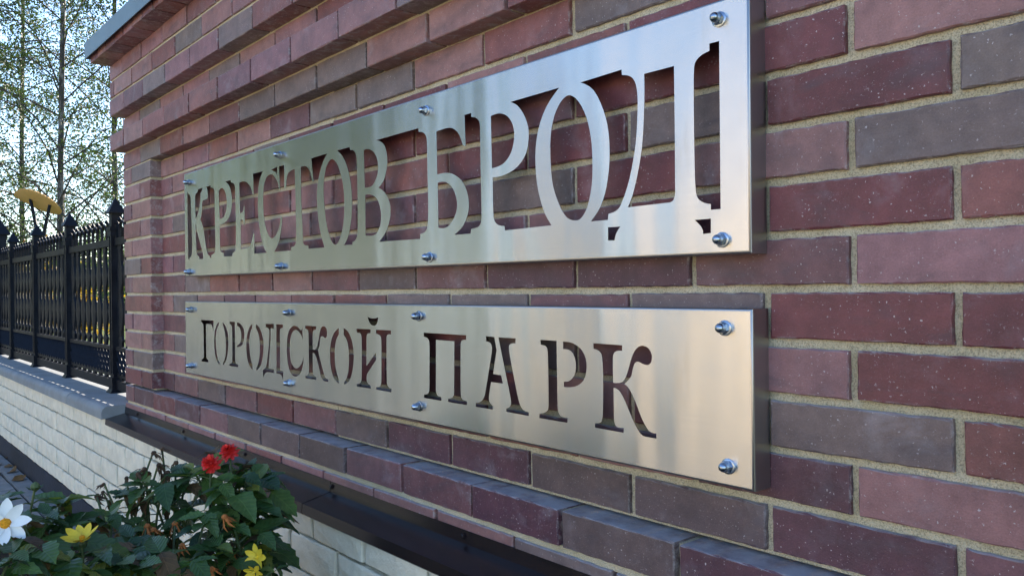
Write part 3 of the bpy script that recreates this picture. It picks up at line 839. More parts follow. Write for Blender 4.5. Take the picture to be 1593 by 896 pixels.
LOWER_OPENINGS = [
 "1620,1960 2780,1959 2761,1582 2742,1626 2720,1669 2694,1710 2664,1753 2629,1793 2578,1818 2445,1832 2269,1835 2071,1834 2069,1635 2068,1439 2068,1248 2069,1050 2070,858 2075,717 2085,675 2114,645 2152,628 2202,615 2259,603 2240,529 1614,520 1641,587 1696,602 1745,619 1785,641 1822,680 1837,733 1842,869 1841,1052 1837,1239 1836,1437 1833,1640 1822,1789 1792,1826 1741,1846 1706,1860 1667,1872 1625,1882",
 "3284,1934 3273,1883 3242,1827 3183,1773 3106,1709 3043,1634 3004,1547 2978,1448 2964,1343 2965,1229 2980,1109 3000,999 3023,904 3053,820 3092,745 3146,683 3210,631 3279,584 3277,510 3180,543 3089,584 3012,640 2950,716 2902,808 2865,906 2838,1006 2823,1112 2820,1222 2827,1340 2846,1462 2878,1571 2924,1662 2983,1741 3049,1807 3121,1859 3201,1900",
 "3587,1929 3678,1893 3765,1852 3843,1801 3913,1735 3975,1660 4021,1582 4049,1505 4063,1424 4064,1332 4055,1215 4033,1086 4002,965 3960,858 3908,760 3846,676 3771,610 3685,558 3595,513 3582,575 3654,641 3721,710 3775,784 3814,866 3841,952 3857,1042 3861,1134 3855,1228 3843,1322 3829,1417 3810,1512 3778,1602 3731,1684 3671,1761 3606,1836",
 "4193,1964 4623,1960 4624,1760 4625,1559 4625,1355 4625,1126 4624,894 4628,723 4639,675 4674,643 4724,630 4790,623 4863,620 4853,532 4134,526 4143,588 4210,601 4271,617 4318,635 4359,664 4378,708 4389,886 4395,1127 4397,1346 4399,1520 4397,1676 4389,1788 4371,1824 4334,1848 4296,1863 4249,1876 4198,1888",
 "4805,1951 4906,1942 5004,1928 5095,1903 5184,1865 5268,1816 5330,1761 5363,1703 5376,1639 5379,1575 5378,1510 5367,1446 5339,1385 5291,1327 5226,1272 5144,1228 5042,1198 4923,1179 4796,1165 4797,1220 4884,1243 4964,1270 5029,1304 5076,1350 5108,1403 5130,1457 5143,1511 5145,1566 5135,1620 5110,1677 5072,1734 5023,1779 4961,1807 4887,1823 4809,1833",
 "5986,1926 5983,1808 5935,1772 5889,1729 5848,1671 5809,1593 5775,1500 5754,1402 5751,1298 5761,1188 5778,1084 5803,989 5835,901 5869,824 5905,764 5943,715 5982,673 5978,525 5890,561 5806,603 5733,657 5669,722 5616,798 5573,887 5542,995 5523,1116 5516,1232 5524,1335 5544,1433 5579,1528 5631,1627 5697,1722 5766,1801 5836,1857 5910,1896",
 "6271,1934 6367,1904 6459,1869 6540,1824 6611,1766 6672,1697 6722,1623 6763,1545 6793,1462 6808,1369 6809,1262 6795,1146 6768,1032 6728,920 6674,809 6603,713 6510,637 6400,576 6281,522 6271,608 6336,667 6397,732 6448,807 6488,896 6519,996 6539,1098 6547,1203 6545,1310 6535,1409 6517,1494 6490,1569 6453,1639 6402,1703 6341,1761 6274,1816",
 "6987,1960 7548,1969 7544,1838 7319,1840 7322,1718 7320,1592 7308,1455 7280,1300 7243,1134 7210,984 7186,860 7166,751 7148,649 7524,647 7521,538 7348,540 7191,539 7066,533 7003,523 6949,506 6899,480 6850,443 6805,399 6762,350 6748,589 6804,598 6857,611 6903,633 6943,663 6977,701 7006,750 7049,853 7094,984 7135,1117 7171,1251 7202,1387 7225,1507 7239,1603 7247,1689 7245,1755 7225,1802 7181,1830 7130,1844 7064,1852 6991,1858",
 "7726,1966 8156,1966 8154,1873 8093,1869 8040,1862 7999,1847 7968,1807 7959,1751 7956,1646 7959,1506 7960,1349 7957,1143 7952,904 7947,649 8151,632 8131,368 8103,417 8072,460 8036,495 7996,517 7952,530 7900,539 7839,544 7771,546 7699,546",
 "9395,1953 9402,1561 9385,1608 9364,1652 9331,1695 9284,1736 9225,1774 9163,1804 9098,1827 9030,1842 8961,1842 8889,1826 8817,1796 8753,1752 8702,1691 8661,1617 8629,1537 8607,1453 8595,1363 8592,1273 8598,1182 8612,1091 8633,1012 8656,951 8685,903 8730,861 8798,821 8882,789 8962,772 9033,776 9101,796 9166,824 9229,859 9289,903 9340,951 9381,1004 9413,1063 9441,1124 9439,1052 9430,979 9407,904 9367,820 9313,734 9247,662 9168,610 9076,573 8985,550 8894,543 8803,551 8722,572 8655,607 8598,656 8547,717 8502,792 8464,880 8434,974 8414,1075 8402,1182 8400,1290 8408,1400 8425,1510 8451,1609 8484,1693 8526,1764 8577,1825 8642,1873 8717,1910 8788,1936 8848,1951 8905,1956 8964,1954 9032,1944 9102,1927 9165,1908 9220,1881 9268,1851 9307,1835 9342,1853 9365,1888 9382,1919",
 "9570,1976 10215,1976 10202,1888 10146,1886 10096,1879 10056,1866 10020,1832 10005,1782 9998,1670 9995,1518 9994,1348 10050,1344 10103,1345 10151,1356 10192,1379 10227,1413 10260,1455 10290,1507 10317,1567 10344,1633 10373,1709 10401,1791 10429,1858 10453,1900 10479,1934 10511,1959 10551,1977 10596,1986 10641,1988 10687,1980 10733,1964 10769,1943 10804,1899 10818,1847 10816,1805 10806,1760 10790,1724 10757,1694 10711,1684 10671,1693 10626,1711 10583,1723 10526,1725 10478,1712 10446,1682 10424,1636 10410,1583 10398,1520 10382,1461 10353,1418 10319,1381 10310,1334 10351,1227 10420,1095 10486,973 10540,872 10591,783 10636,713 10663,679 10693,653 10726,634 10767,625 10812,623 10859,625 10853,552 10774,547 10699,546 10632,554 10573,569 10522,592 10477,628 10441,680 10411,744 10377,818 10328,913 10274,1019 10225,1106 10191,1154 10157,1194 10121,1224 10080,1245 10037,1256 9992,1262 9986,1046 9984,854 9989,716 10010,679 10052,658 10090,647 10136,640 10186,635 10173,550 9544,544 9551,613 9606,620 9656,629 9697,644 9737,676 9754,724 9759,884 9759,1099 9758,1306 9759,1496 9759,1678 9754,1811 9737,1849 9701,1873 9665,1884 9621,1890 9573,1894",
 "11449,1976 11445,1801 11389,1753 11336,1700 11293,1636 11259,1558 11233,1469 11217,1374 11211,1272 11215,1164 11225,1065 11244,981 11269,907 11300,838 11335,772 11375,712 11417,654 11420,551 11326,582 11239,620 11162,673 11099,744 11046,829 11006,921 10979,1020 10964,1125 10959,1231 10964,1338 10978,1445 11005,1546 11045,1638 11097,1723 11163,1799 11246,1865 11344,1922",
 "11705,1976 11781,1955 11855,1928 11923,1889 11987,1835 12045,1769 12095,1694 12136,1609 12168,1515 12189,1424 12197,1341 12194,1261 12183,1175 12164,1074 12136,966 12101,869 12058,788 12006,717 11944,657 11869,611 11783,577 11691,548 11693,617 11748,652 11800,694 11845,750 11883,823 11915,909 11938,1009 11950,1130 11953,1264 11947,1387 11930,1490 11903,1583 11867,1660 11819,1719 11762,1763 11701,1800",
 "12350,1977 13012,1983 13010,1889 12964,1889 12922,1886 12888,1877 12849,1851 12829,1809 12820,1713 12815,1585 12812,1456 12808,1335 12805,1213 12803,1090 13259,1436 13255,1263 12832,898 12818,854 12808,813 12805,774 12817,723 12851,680 12891,660 12942,645 13000,632 12994,559 12331,551 12338,619 12395,627 12448,637 12490,651 12532,677 12555,718 12568,816 12577,950 12583,1101 12589,1322 12592,1574 12589,1764 12579,1821 12543,1860 12494,1875 12430,1881 12358,1883",
 "13271,1981 13931,1986 13929,1892 13876,1894 13828,1893 13789,1885 13752,1861 13735,1820 13728,1686 13725,1504 13724,1315 13723,1113 13723,906 13729,752 13746,706 13784,674 13823,658 13871,645 13923,635 13917,553 13248,557 13254,622 13310,625 13362,630 13405,642 13451,672 13474,719 13486,833 13493,988 13498,1159 13502,1364 13505,1585 13502,1752 13491,1808 13455,1849 13407,1867 13344,1878 13274,1886",
 "12888,2285 12931,2271 12977,2259 13028,2251 13087,2246 13151,2245 13213,2248 13269,2256 13322,2268 13374,2282 13368,2226 13349,2174 13323,2141 13290,2111 13255,2088 13204,2073 13149,2073 13108,2079 13064,2090 13024,2106 12990,2130 12958,2158 12932,2189 12906,2235",
 "15272,1980 16805,1978 16804,1884 16748,1882 16698,1877 16659,1866 16629,1837 16618,1794 16610,1663 16605,1487 16601,1307 16597,1120 16596,930 16598,785 16601,737 16611,697 16635,665 16681,645 16742,634 16810,628 16801,552 16151,551 16157,624 16199,628 16239,635 16276,647 16324,675 16358,715 16367,750 16368,790 16368,836 16376,1090 16386,1442 16396,1839 15734,1841 15730,1634 15726,1434 15722,1248 15717,1070 15711,905 15712,779 15718,731 15731,690 15757,659 15798,641 15852,633 15912,630 15906,551 15259,550 15261,626 15308,631 15352,638 15389,650 15433,676 15456,719 15467,857 15472,1045 15476,1232 15482,1413 15488,1593 15486,1731 15480,1780 15464,1822 15436,1853 15393,1873 15337,1884 15274,1890",
 "17455,1984 17715,1977 17781,1722 17665,1247 17912,1243 17961,1086 17601,1086 17569,978 17541,880 17524,800 17522,739 17540,688 17567,662 17604,640 17646,620 17641,549 17098,547 17104,627 17153,633 17202,643 17246,659 17288,684 17326,715 17359,751 17383,789 17401,831 17416,882 17484,1124 17569,1440 17630,1680 17639,1742 17633,1794 17614,1832 17580,1859 17546,1871 17503,1878 17457,1883",
 "17849,1976 18355,1976 18350,1882 18297,1879 18248,1874 18209,1864 18173,1843 18157,1807 18159,1754 18170,1686 18187,1610 18223,1475 18269,1312 18314,1159 18352,1024 18388,899 18424,798 18456,735 18493,684 18536,647 18588,625 18646,617 18708,616 18703,542 18055,551 18060,618 18122,636 18170,663 18193,702 18199,754 18191,803 18177,861 18158,926 18074,1204 17964,1564 17881,1839 17864,1902 17849,1961",
 "19053,1977 19480,1975 19481,1762 19482,1553 19483,1351 19484,1142 19485,940 19488,789 19496,728 19514,682 19539,650 19577,632 19622,625 19678,622 19739,622 19734,537 18998,537 19007,621 19050,628 19091,636 19129,647 19181,669 19221,699 19242,739 19248,789 19251,940 19252,1142 19251,1334 19249,1503 19247,1661 19240,1779 19229,1829 19198,1864 19161,1877 19113,1884 19059,1887",
 "19648,1970 19726,1970 19802,1967 19875,1955 19946,1934 20015,1904 20075,1869 20122,1829 20159,1782 20188,1733 20209,1682 20221,1628 20224,1571 20219,1507 20205,1440 20182,1379 20150,1330 20110,1288 20064,1252 20014,1224 19959,1202 19896,1185 19822,1174 19741,1168 19655,1165 19657,1260 19704,1262 19751,1268 19795,1283 19840,1310 19882,1345 19916,1383 19937,1422 19950,1462 19958,1506 19963,1552 19962,1601 19954,1649 19938,1695 19915,1740 19889,1776 19843,1811 19787,1831 19745,1837 19698,1838 19649,1836",
 "20390,1973 21042,1968 21038,1876 20993,1876 20951,1873 20914,1865 20871,1844 20844,1804 20834,1745 20832,1669 20831,1588 20831,1506 20833,1421 20836,1333 20902,1337 20962,1342 21011,1352 21055,1377 21087,1414 21108,1444 21128,1479 21148,1520 21172,1583 21198,1657 21224,1725 21249,1781 21273,1831 21299,1874 21341,1922 21387,1955 21435,1976 21487,1982 21545,1971 21599,1944 21628,1914 21652,1877 21667,1839 21668,1797 21660,1753 21646,1718 21611,1689 21567,1676 21518,1680 21468,1692 21424,1708 21383,1719 21344,1713 21311,1691 21286,1648 21266,1595 21252,1537 21235,1481 21201,1437 21160,1398 21121,1363 21080,1331 21126,1313 21173,1276 21213,1226 21257,1162 21301,1088 21348,999 21396,901 21440,816 21479,756 21517,705 21551,665 21591,630 21634,610 21685,604 21739,609 21738,526 21681,526 21626,526 21577,527 21517,526 21464,534 21431,551 21398,576 21366,609 21326,660 21283,723 21239,793 21190,877 21140,968 21096,1045 21065,1095 21036,1137 21009,1172 20973,1208 20934,1233 20889,1247 20841,1254 20840,1119 20840,992 20841,884 20841,805 20843,736 20850,680 20870,635 20909,608 20951,602 21003,603 21059,609 21052,529 20404,535 20406,612 20471,616 20524,630 20558,661 20578,706 20587,754 20591,814 20594,881 20599,1047 20604,1255 20606,1435 20603,1550 20598,1653 20589,1733 20576,1791 20543,1834 20502,1855 20450,1869 20391,1880"]

# ------------------------------------------------------------------ steel signs
def parse(t):
    return [tuple(int(a) / 1e4 for a in q.split(',')) for q in t.split()]


def sheet_with_openings(name, W, H, r, holes, thick, mat):
    """flat plate in the x-z plane with cut openings, front at y = 0"""
    cu = bpy.data.curves.new(name, 'CURVE')
    cu.dimensions = '2D'
    cu.fill_mode = 'BOTH'
    cu.extrude = thick / 2

    def spline(P):
        sp = cu.splines.new('POLY')
        sp.points.add(len(P) - 1)
        for q, pt in zip(sp.points, P):
            q.co = (pt[0], pt[1], 0, 1)
        sp.use_cyclic_u = True
    spline([(r, r), (W - r, r), (W - r, H - r), (r, H - r)])
    for h in holes:
        spline(h)
    tmp = bpy.data.objects.new(name, cu)
    COL.objects.link(tmp)
    dg = bpy.context.evaluated_depsgraph_get()
    me = bpy.data.meshes.new_from_object(tmp.evaluated_get(dg))
    bpy.data.objects.remove(tmp, do_unlink=True)
    bpy.data.curves.remove(cu)
    me.transform(Matrix.Rotation(math.pi / 2, 4, 'X'))
    me.transform(Matrix.Translation((0, thick / 2, 0)))
    me.materials.clear()
    me.materials.append(mat)
    me.polygons.foreach_set('use_smooth', [False] * len(me.polygons))
    me.name = name
    me.update()
    return me


def folded_return(W, H, r, D, t):
    """rounded bend and side walls of the tray, front at y = 0, open towards the wall"""
    def ring(ins, y, out):
        a = ins
        return [(a - out, y, a - out), (W - a + out, y, a - out), (W - a + out, y, H - a + out), (a - out, y, H - a + out)]
    V, Fc = [], []
    rows = []
    for i in range(6):
        w = math.pi / 2 * i / 5
        rows.append(ring(r, r - r * math.cos(w), r * math.sin(w)))
    rows.append(ring(r, D, r))
    rows.append(ring(r, D, r - t))
    for i in range(5, -1, -1):
        w = math.pi / 2 * i / 5
        rows.append(ring(r, r - (r - t) * math.cos(w), (r - t) * math.sin(w)))
    for q in rows:
        V += q
    n = len(rows)
    for i in range(n - 1):
        for k in range(4):
            k2 = (k + 1) % 4
            Fc.append((i * 4 + k, i * 4 + k2, (i + 1) * 4 + k2, (i + 1) * 4 + k))
    return V, Fc


nut = MB()
nut.lathe([(.0115, 0), (.0115, .0014), (.0108, .0018)], 20)
nut.lathe([(.0088, .0019), (.0094, .0026), (.0094, .0078), (.0086, .0088)], 6)
nut.lathe([(.0076, .0088), (.0076, .0115), (.0070, .0145), (.0056, .0172), (.0034, .0190), (.0008, .0197)], 16)
nut_me = nut.mesh('bolt', M['zinc'], True)


def sign(name, label, origin, rotz, W, H, D, holes, bolts):
    s = thing(name, label, 'sign', origin)
    s.rotation_euler = (0, rotz, 0)
    r, t = .0040, .0012
    pl = mesh_obj('plate', sheet_with_openings('plate', W, H, r, holes, t, M['steel']), s)
    V, Fc = folded_return(W, H, r, D, t)
    rt = MB().add(V, Fc).obj('folded_edge', M['edge'], s, True)
    for x, z in bolts:
        mesh_obj('bolt', nut_me, s, (x + rng.uniform(-.001, .001), -.0002, z), (math.pi / 2 + rng.uniform(-.06, .06), rng.uniform(0, 1), rng.uniform(-.06, .06)))
    return s


S1H = [parse(q) for q in UPPER_OPENINGS]
S2H = [parse(q) for q in LOWER_OPENINGS]
sign('letter_sign', 'upper brushed steel sign reading КРЕСТОВ БРОД with the background cut away around its letters', (.2575, -.041, .0615 + GZ), .0043, 2.346, .372, .0405, S1H,
     [(.048, .336), (.045, .017), (.804, .337), (.805, .019), (1.542, .338), (1.549, .02), (2.295, .343), (2.297, .021)])
sign('stencil_sign', 'lower brushed steel sign with ГОРОДСКОЙ ПАРК cut out as stencil letters', (.2545, -.041, -.287 + GZ), 0, 2.350, .2595, .0405, S2H,
     [(.060, .230), (.058, .031), (.857, .231), (.856, .033), (1.509, .234), (1.508, .035), (2.303, .231), (2.306, .030)])

# ------------------------------------------------------------------ iron fence on the coping
FY = 0.052
ZT = GZ - .478
fence = thing('iron_fence', 'black ornamental iron fence with pointed posts standing on grey coping stones', 'fence', (-2.5, FY, ZT))


def pyramid_cap(mb, x, y, z0, w, h, hw):
    mb.add([(x - w, y - w, z0), (x + w, y - w, z0), (x + w, y + w, z0), (x - w, y + w, z0), (x, y, z0 + h)],
           [(0, 1, 4), (1, 2, 4), (2, 3, 4), (3, 0, 4), (3, 2, 1, 0)])


def post(x, top, w=.0235):
    H = top - ZT
    k = w / .0235
    mb = MB()
    mb.box(-w, w, -w, w, .03, H - .15 * k)
    for s1 in (-1, 1):                                   # raised arrises
        for s2 in (-1, 1):
            mb.box(s1 * w * .72 - .007 * k, s1 * w * .72 + .007 * k, s2 * w * .72 - .0105 * k, s2 * w * .72 + .0105 * k, .09, H - .19 * k)
    o = mb.obj('post', M['iron'], fence, loc=rel(fence, (x, FY, ZT)))
    c = MB()
    c.box(-w * 1.30, w * 1.30, -w * 1.30, w * 1.30, H - .190 * k, H - .165 * k)
    c.box(-w * 1.45, w * 1.45, -w * 1.45, w * 1.45, H - .165 * k, H - .146 * k)
    c.box(-w * 1.02, w * 1.02, -w * 1.02, w * 1.02, H - .146 * k, H - .080 * k)
    c.box(-w * 1.63, w * 1.63, -w * 1.63, w * 1.63, H - .080 * k, H - .076 * k)
    pyramid_cap(c, 0, 0, H - .076 * k, w * 1.66, .076 * k, 0)
    c.obj('post_cap', M['iron'], o)
    f = MB()
    f.box(-w * 1.35, w * 1.35, -w * 1.35, w * 1.35, .004, .075)
    f.add([(-w * 1.8, -w * 1.8, 0), (w * 1.8, -w * 1.8, 0), (w * 1.8, w * 1.8, 0), (-w * 1.8, w * 1.8, 0),
           (-w * 1.36, -w * 1.36, .018), (w * 1.36, -w * 1.36, .018), (w * 1.36, w * 1.36, .018), (-w * 1.36, w * 1.36, .018)],
          [(0, 1, 5, 4), (1, 2, 6, 5), (2, 3, 7, 6), (3, 0, 4, 7), (3, 2, 1, 0), (4, 5, 6, 7)])
    f.obj('post_foot', M['iron'], o)


PX = [-1.005, -1.962, -2.905, -3.78]
for x in PX:
    post(x, GZ + .473)
post(-4.40, GZ + .628, .042)


def bal_mesh(h):
    """flat cast baluster with two lens shaped swellings"""
    prof = [(0, .016), (.04, .018), (.075, .030), (.105, .012), (.13, .014), (.20, .030), (.27, .040), (.33, .030), (.375, .014), (.40, .012),
            (.425, .014), (.48, .030), (.54, .040), (.60, .028), (.66, .014), (.70, .012), (.735, .026), (.77, .018), (1.0 * h, .018)]
    prof = [(a, b * 1.22) for a, b in prof]
    prof = [(a / .77 * h if a <= .77 else h, b) for a, b in prof]
    V, Fc = [], []
    t = .0052
    for z, w in prof:
        V += [(-w, -t, z), (0, -t * 1.7, z), (w, -t, z), (w, t, z), (0, t * 1.7, z), (-w, t, z)]
    n = 6
    for i in range(len(prof) - 1):
        for k in range(n):
            k2 = (k + 1) % n
            Fc.append((i * n + k, i * n + k2, (i + 1) * n + k2, (i + 1) * n + k))
    mb = MB().add(V, Fc)
    return mb.mesh('baluster', M['iron'])


BAL = bal_mesh(.52)
ends = [-.515] + PX + [-4.40]
for a, b in zip(ends[:-1], ends[1:]):
    x1, x0 = a - .026, b + .026
    L = x1 - x0
    for zr, hh in ((.016, .044), (.205, .018), (.715, .034)):
        o = MB().box(0, L, -.014, .014, 0, hh).obj('rail', M['iron'], fence, loc=rel(fence, (x0, FY, ZT + zr)))
    nb = max(2, round(L / .112))
    for i in range(nb):
        mesh_obj('baluster', BAL, fence, rel(fence, (x0 + L * (i + .5) / nb, FY, ZT + .206)))
    # diamond lattice under the balusters
    mb = MB()
    nd = max(3, round(L / .062))
    for i in range(nd):
        for s in (-1, 1):
            for rr in range(2):
                xa = L * (i + .5) / nd
                z0, z1 = .090 + rr * .056, .148 + rr * .056
                hw = L / nd / 2
                mb.tube([(xa - s * hw, s * .004, z0), (xa + s * hw, s * .004, z1)], .0092, 4)
    for i in range(nb):                                  # short stubs leave a row of gaps over the bottom rail
        xa = L * (i + .5) / nb
        mb.box(xa - .020, xa + .020, -.006, .006, .058, .082)
    mb.box(0, L, -.008, .008, .075, .096)
    mb.obj('lattice', M['iron'], fence, loc=rel(fence, (x0, FY, ZT)))
    # interlaced arches over the top rail
    mb = MB()
    na = max(3, round(L / .092))
    for i in range(na * 2):
        xa = L * (i + .5) / (na * 2)
        hw = L / na / 2 * 1.0
        pts = []
        for q in range(7):
            w = math.pi * q / 6
            pts.append((xa - hw * math.cos(w), .006 * (1 if i % 2 else -1), .745 + .082 * math.sin(w) ** 0.7))
        pts = [(min(max(px_, 0), L), py_, pz_) for px_, py_, pz_ in pts]
        mb.tube(pts, .0058, 5)
    for i in range(na):
        xa = L * (i + .5) / na
        mb.lathe([(.001, -.012), (.012, 0), (.001, .014)], 6, Matrix.Translation((xa, 0, .838)))
    mb.obj('arch_band', M['iron'], fence, loc=rel(fence, (x0, FY, ZT)))

# ------------------------------------------------------------------ trees
def leaf_cloud(name, P, Nn, size, rs, mat, parent, droop=0.5):
    """many separate pointed leaves in one mesh"""
    n = len(P)
    P = np.asarray(P, float)
    d = rs.normal(size=(n, 3))
    d[:, 2] -= droop
    d /= np.linalg.norm(d, axis=1)[:, None]
    e = np.cross(d, rs.normal(size=(n, 3)))
    e /= np.linalg.norm(e, axis=1)[:, None]
    L = size * rs.uniform(.65, 1.25, n)[:, None]
    W = L * .36
    nrm = np.cross(d, e)
    v = np.empty((n, 4, 3))
    v[:, 0] = P
    v[:, 1] = P + d * L * .42 + e * W + nrm * L * .10
    v[:, 2] = P + d * L
    v[:, 3] = P + d * L * .42 - e * W + nrm * L * .10
    me = bpy.data.meshes.new(name)
    me.vertices.add(n * 4)
    me.vertices.foreach_set('co', v.reshape(-1))
    me.loops.add(n * 4)
    me.loops.foreach_set('vertex_index', np.arange(n * 4, dtype=np.int32))
    me.polygons.add(n)
    me.polygons.foreach_set('loop_start', np.arange(0, n * 4, 4, dtype=np.int32))
    me.materials.append(mat)
    me.update(calc_edges=True)
    o = mesh_obj(name, me, parent)
    return o


def birch(name, label, base, H, R, seed, nl=46, tw=9, lf=92, size=.037, low=.10, mat='birchleaf', cat='tree', group=None, lean=(0, 0), reach=1.0):
    rs = np.random.RandomState(seed)
    r = random.Random(seed)
    t = thing(name, label, cat, base, group)
    path = []
    N = 14
    for i in range(N + 1):
        f = i / N
        path.append(Vector((lean[0] * f * f * H + .05 * math.sin(f * 7 + seed), lean[1] * f * f * H + .05 * math.cos(f * 6 + seed), f * H)))
    MB().tube(path, [R * (1 - .93 * (i / N)) + .004 for i in range(N + 1)], 9).obj('trunk', M['bark'], t, True)
    br = MB()
    pts = []
    for i in range(nl):
        f = low + (0.97 - low) * ((i + r.random()) / nl) ** 1.1
        k = min(int(f * N), N - 1)
        s = path[k].lerp(path[k + 1], f * N - k)
        az = i * 2.4 + r.uniform(-.5, .5)
        ln = ((1 - f) * H * .24 + .5) * r.uniform(.75, 1.2) * reach
        el = math.radians(r.uniform(28, 58))
        d = Vector((math.cos(az) * math.cos(el), math.sin(az) * math.cos(el), math.sin(el)))
        limb = []
        for q in range(7):
            u = q / 6
            limb.append(s + d * ln * u + Vector((0, 0, -1)) * ln * .62 * u ** 2.2 + Vector((r.uniform(-.04, .04), r.uniform(-.04, .04), 0)))
        rb = R * .26 * (1 - f * .75) + .002
        br.tube(limb, [rb * (1 - .85 * q / 6) + .0015 for q in range(7)], 5, False)
        for j in range(tw):
            u = .18 + .82 * (j + r.random()) / tw
            kk = min(int(u * 6), 5)
            b0 = limb[kk].lerp(limb[kk + 1], u * 6 - kk)
            a2 = az + r.uniform(-1.7, 1.7)
            tl = r.uniform(.35, 1.0) * (.5 + .5 * ln / 2) * reach
            dd = Vector((math.cos(a2), math.sin(a2), r.uniform(-.2, .4))).normalized()
            tw_p = [b0 + dd * tl * .7 * v + Vector((0, 0, -1)) * tl * .75 * v * v for v in (0, .35, .7, 1.0)]
            br.tube(tw_p, [.0055, .0042, .003, .0018], 3, False)
            nlf = int(lf * r.uniform(.6, 1.4))
            for q in range(nlf):
                v = r.random() ** .8 * 3
                k3 = min(int(v), 2)
                c = tw_p[k3].lerp(tw_p[k3 + 1], v - k3)
                g = .055 + .03 * v
                pts.append((c.x + r.gauss(0, g), c.y + r.gauss(0, g), c.z + r.gauss(0, g)))
    br.obj('branches', M['twig'], t)
    o = leaf_cloud('crown', pts, None, size, rs, M[mat], t)
    return t


def on_ground(px, depth, z=0.0):
    p_ = at(px, 460, depth)
    return (p_.x, p_.y, z)


birch('birch_tree', 'slender birch with pale mottled trunk rising behind the middle of the fence', on_ground(100, 11.5), 13, .046, 3, nl=64, low=.09, reach=1.15, group='birches behind the fence')
birch('birch_tree', 'birch with hanging leafy branches half hidden by the corner of the brick wall', on_ground(186, 13.5), 13, .05, 8, nl=56, low=.08, reach=1.15, group='birches behind the fence')
birch('birch_tree', 'birch standing farther back between two nearer birches behind the fence', on_ground(40, 18), 15, .06, 21, nl=52, low=.07, size=.05, group='birches behind the fence')
birch('birch_tree', 'leafy birch beyond the tall fence post', on_ground(-70, 14), 14, .06, 34, nl=48, low=.08, size=.045, group='birches behind the fence')


def bush(name, label, base, rx, rz, n, seed, mat, size=.06, cat='bush', group=None):
    rs = np.random.RandomState(seed)
    r = random.Random(seed)
    t = thing(name, label, cat, base, group)
    mb = MB()
    tips = []
    for i in range(16):
        a = r.uniform(0, 6.28)
        e = r.uniform(.1, 1.0)
        tip = Vector((math.cos(a) * rx * e, math.sin(a) * rx * e, rz * r.uniform(.55, 1.0) * (1.05 - .4 * e)))
        tips.append(tip)
        mb.tube([(0, 0, 0), tip * .5 + Vector((0, 0, .08 * rz)), tip], [.016, .010, .004], 4, False)
    mb.obj('stems', M['twig'], t)
    P = []
    for i in range(n):
        tp = tips[rs.randint(len(tips))]
        u = rs.uniform(.35, 1.05)
        P.append((tp.x * u + rs.normal() * rx * .16, tp.y * u + rs.normal() * rx * .16, max(.03, tp.z * u + rs.normal() * rz * .10)))
    leaf_cloud('foliage', P, None, size, rs, M[mat], t)
    return t


bush('autumn_shrub', 'orange and yellow shrub glowing in the sun behind the fence posts', on_ground(62, 15.5), .75, 2.05, 3600, 4, 'autumnleaf', .07, group=None)
bush('autumn_shrub', 'yellowing low shrub behind the fence beside the wall corner', on_ground(126, 17), .8, 1.7, 2600, 5, 'autumnleaf', .07)
for i, (px_, d_, h_) in enumerate(((15, 30, 3.0), (75, 34, 3.4), (130, 31, 2.8), (180, 36, 3.6), (230, 33, 3.2), (-40, 32, 3.2))):
    bush('distant_shrub', 'dense green shrub in the row closing the far edge of the lawn', on_ground(px_, d_), 1.7, h_, 2600, 60 + i, 'treeleaf', .16, 'shrub', 'shrubs along the far edge of the lawn')

# leaf shaped park lamp
lp = on_ground(64, 10.0)
lamp = thing('park_lamp', 'park lamp with tan leaf shaped canopy on two curved black arms beyond the fence', 'lamp', lp)
zc_ = at(62, 313, 10.0).z
rv = Vector((_r0.x, _r0.y, 0)).normalized()
fv = Vector((_fw.x, _fw.y, 0)).normalized()
V, Fc = [], []
NA = 20
for ring, (rad, dz) in enumerate(((0, .05), (.55, .035), (.93, .008), (1.0, -.012), (.93, -.022), (.5, -.014), (0, -.008))):
    for k in range(NA):
        w = 2 * math.pi * k / NA
        tipx = 1.0 + .28 * max(0, -math.cos(w)) ** 6
        q = rv * math.cos(w) * rad * .246 * tipx + fv * math.sin(w) * rad * .20
        V.append((q.x, q.y, zc_ - lp[2] + dz * .7 - .068 * math.cos(w) * rad - .125 * math.sin(w) * rad))
for i in range(6):
    for k in range(NA):
        k2 = (k + 1) % NA
        Fc.append((i * NA + k, i * NA + k2, (i + 1) * NA + k2, (i + 1) * NA + k))
MB().add(V, Fc).obj('canopy', M['lampdisc'], lamp, True)
for a, top in ((-.12, .045), (.12, -.03)):
    pts = [Vector((0, 0, .9)), Vector((0, 0, 1.45))]
    for u in (.35, .6, .8, 1.0):
        q = rv * a * u ** 1.5
        pts.append(Vector((q.x, q.y, 1.45 + (zc_ + top - 1.47) * u)))
    MB().tube(pts, [.03, .03, .026, .022, .02, .018], 7).obj('arm', M['iron'], lamp, True)
MB().tube([(0, 0, 0), (0, 0, 1.1)], [.05, .04], 10).obj('pole', M['iron'], lamp, True)

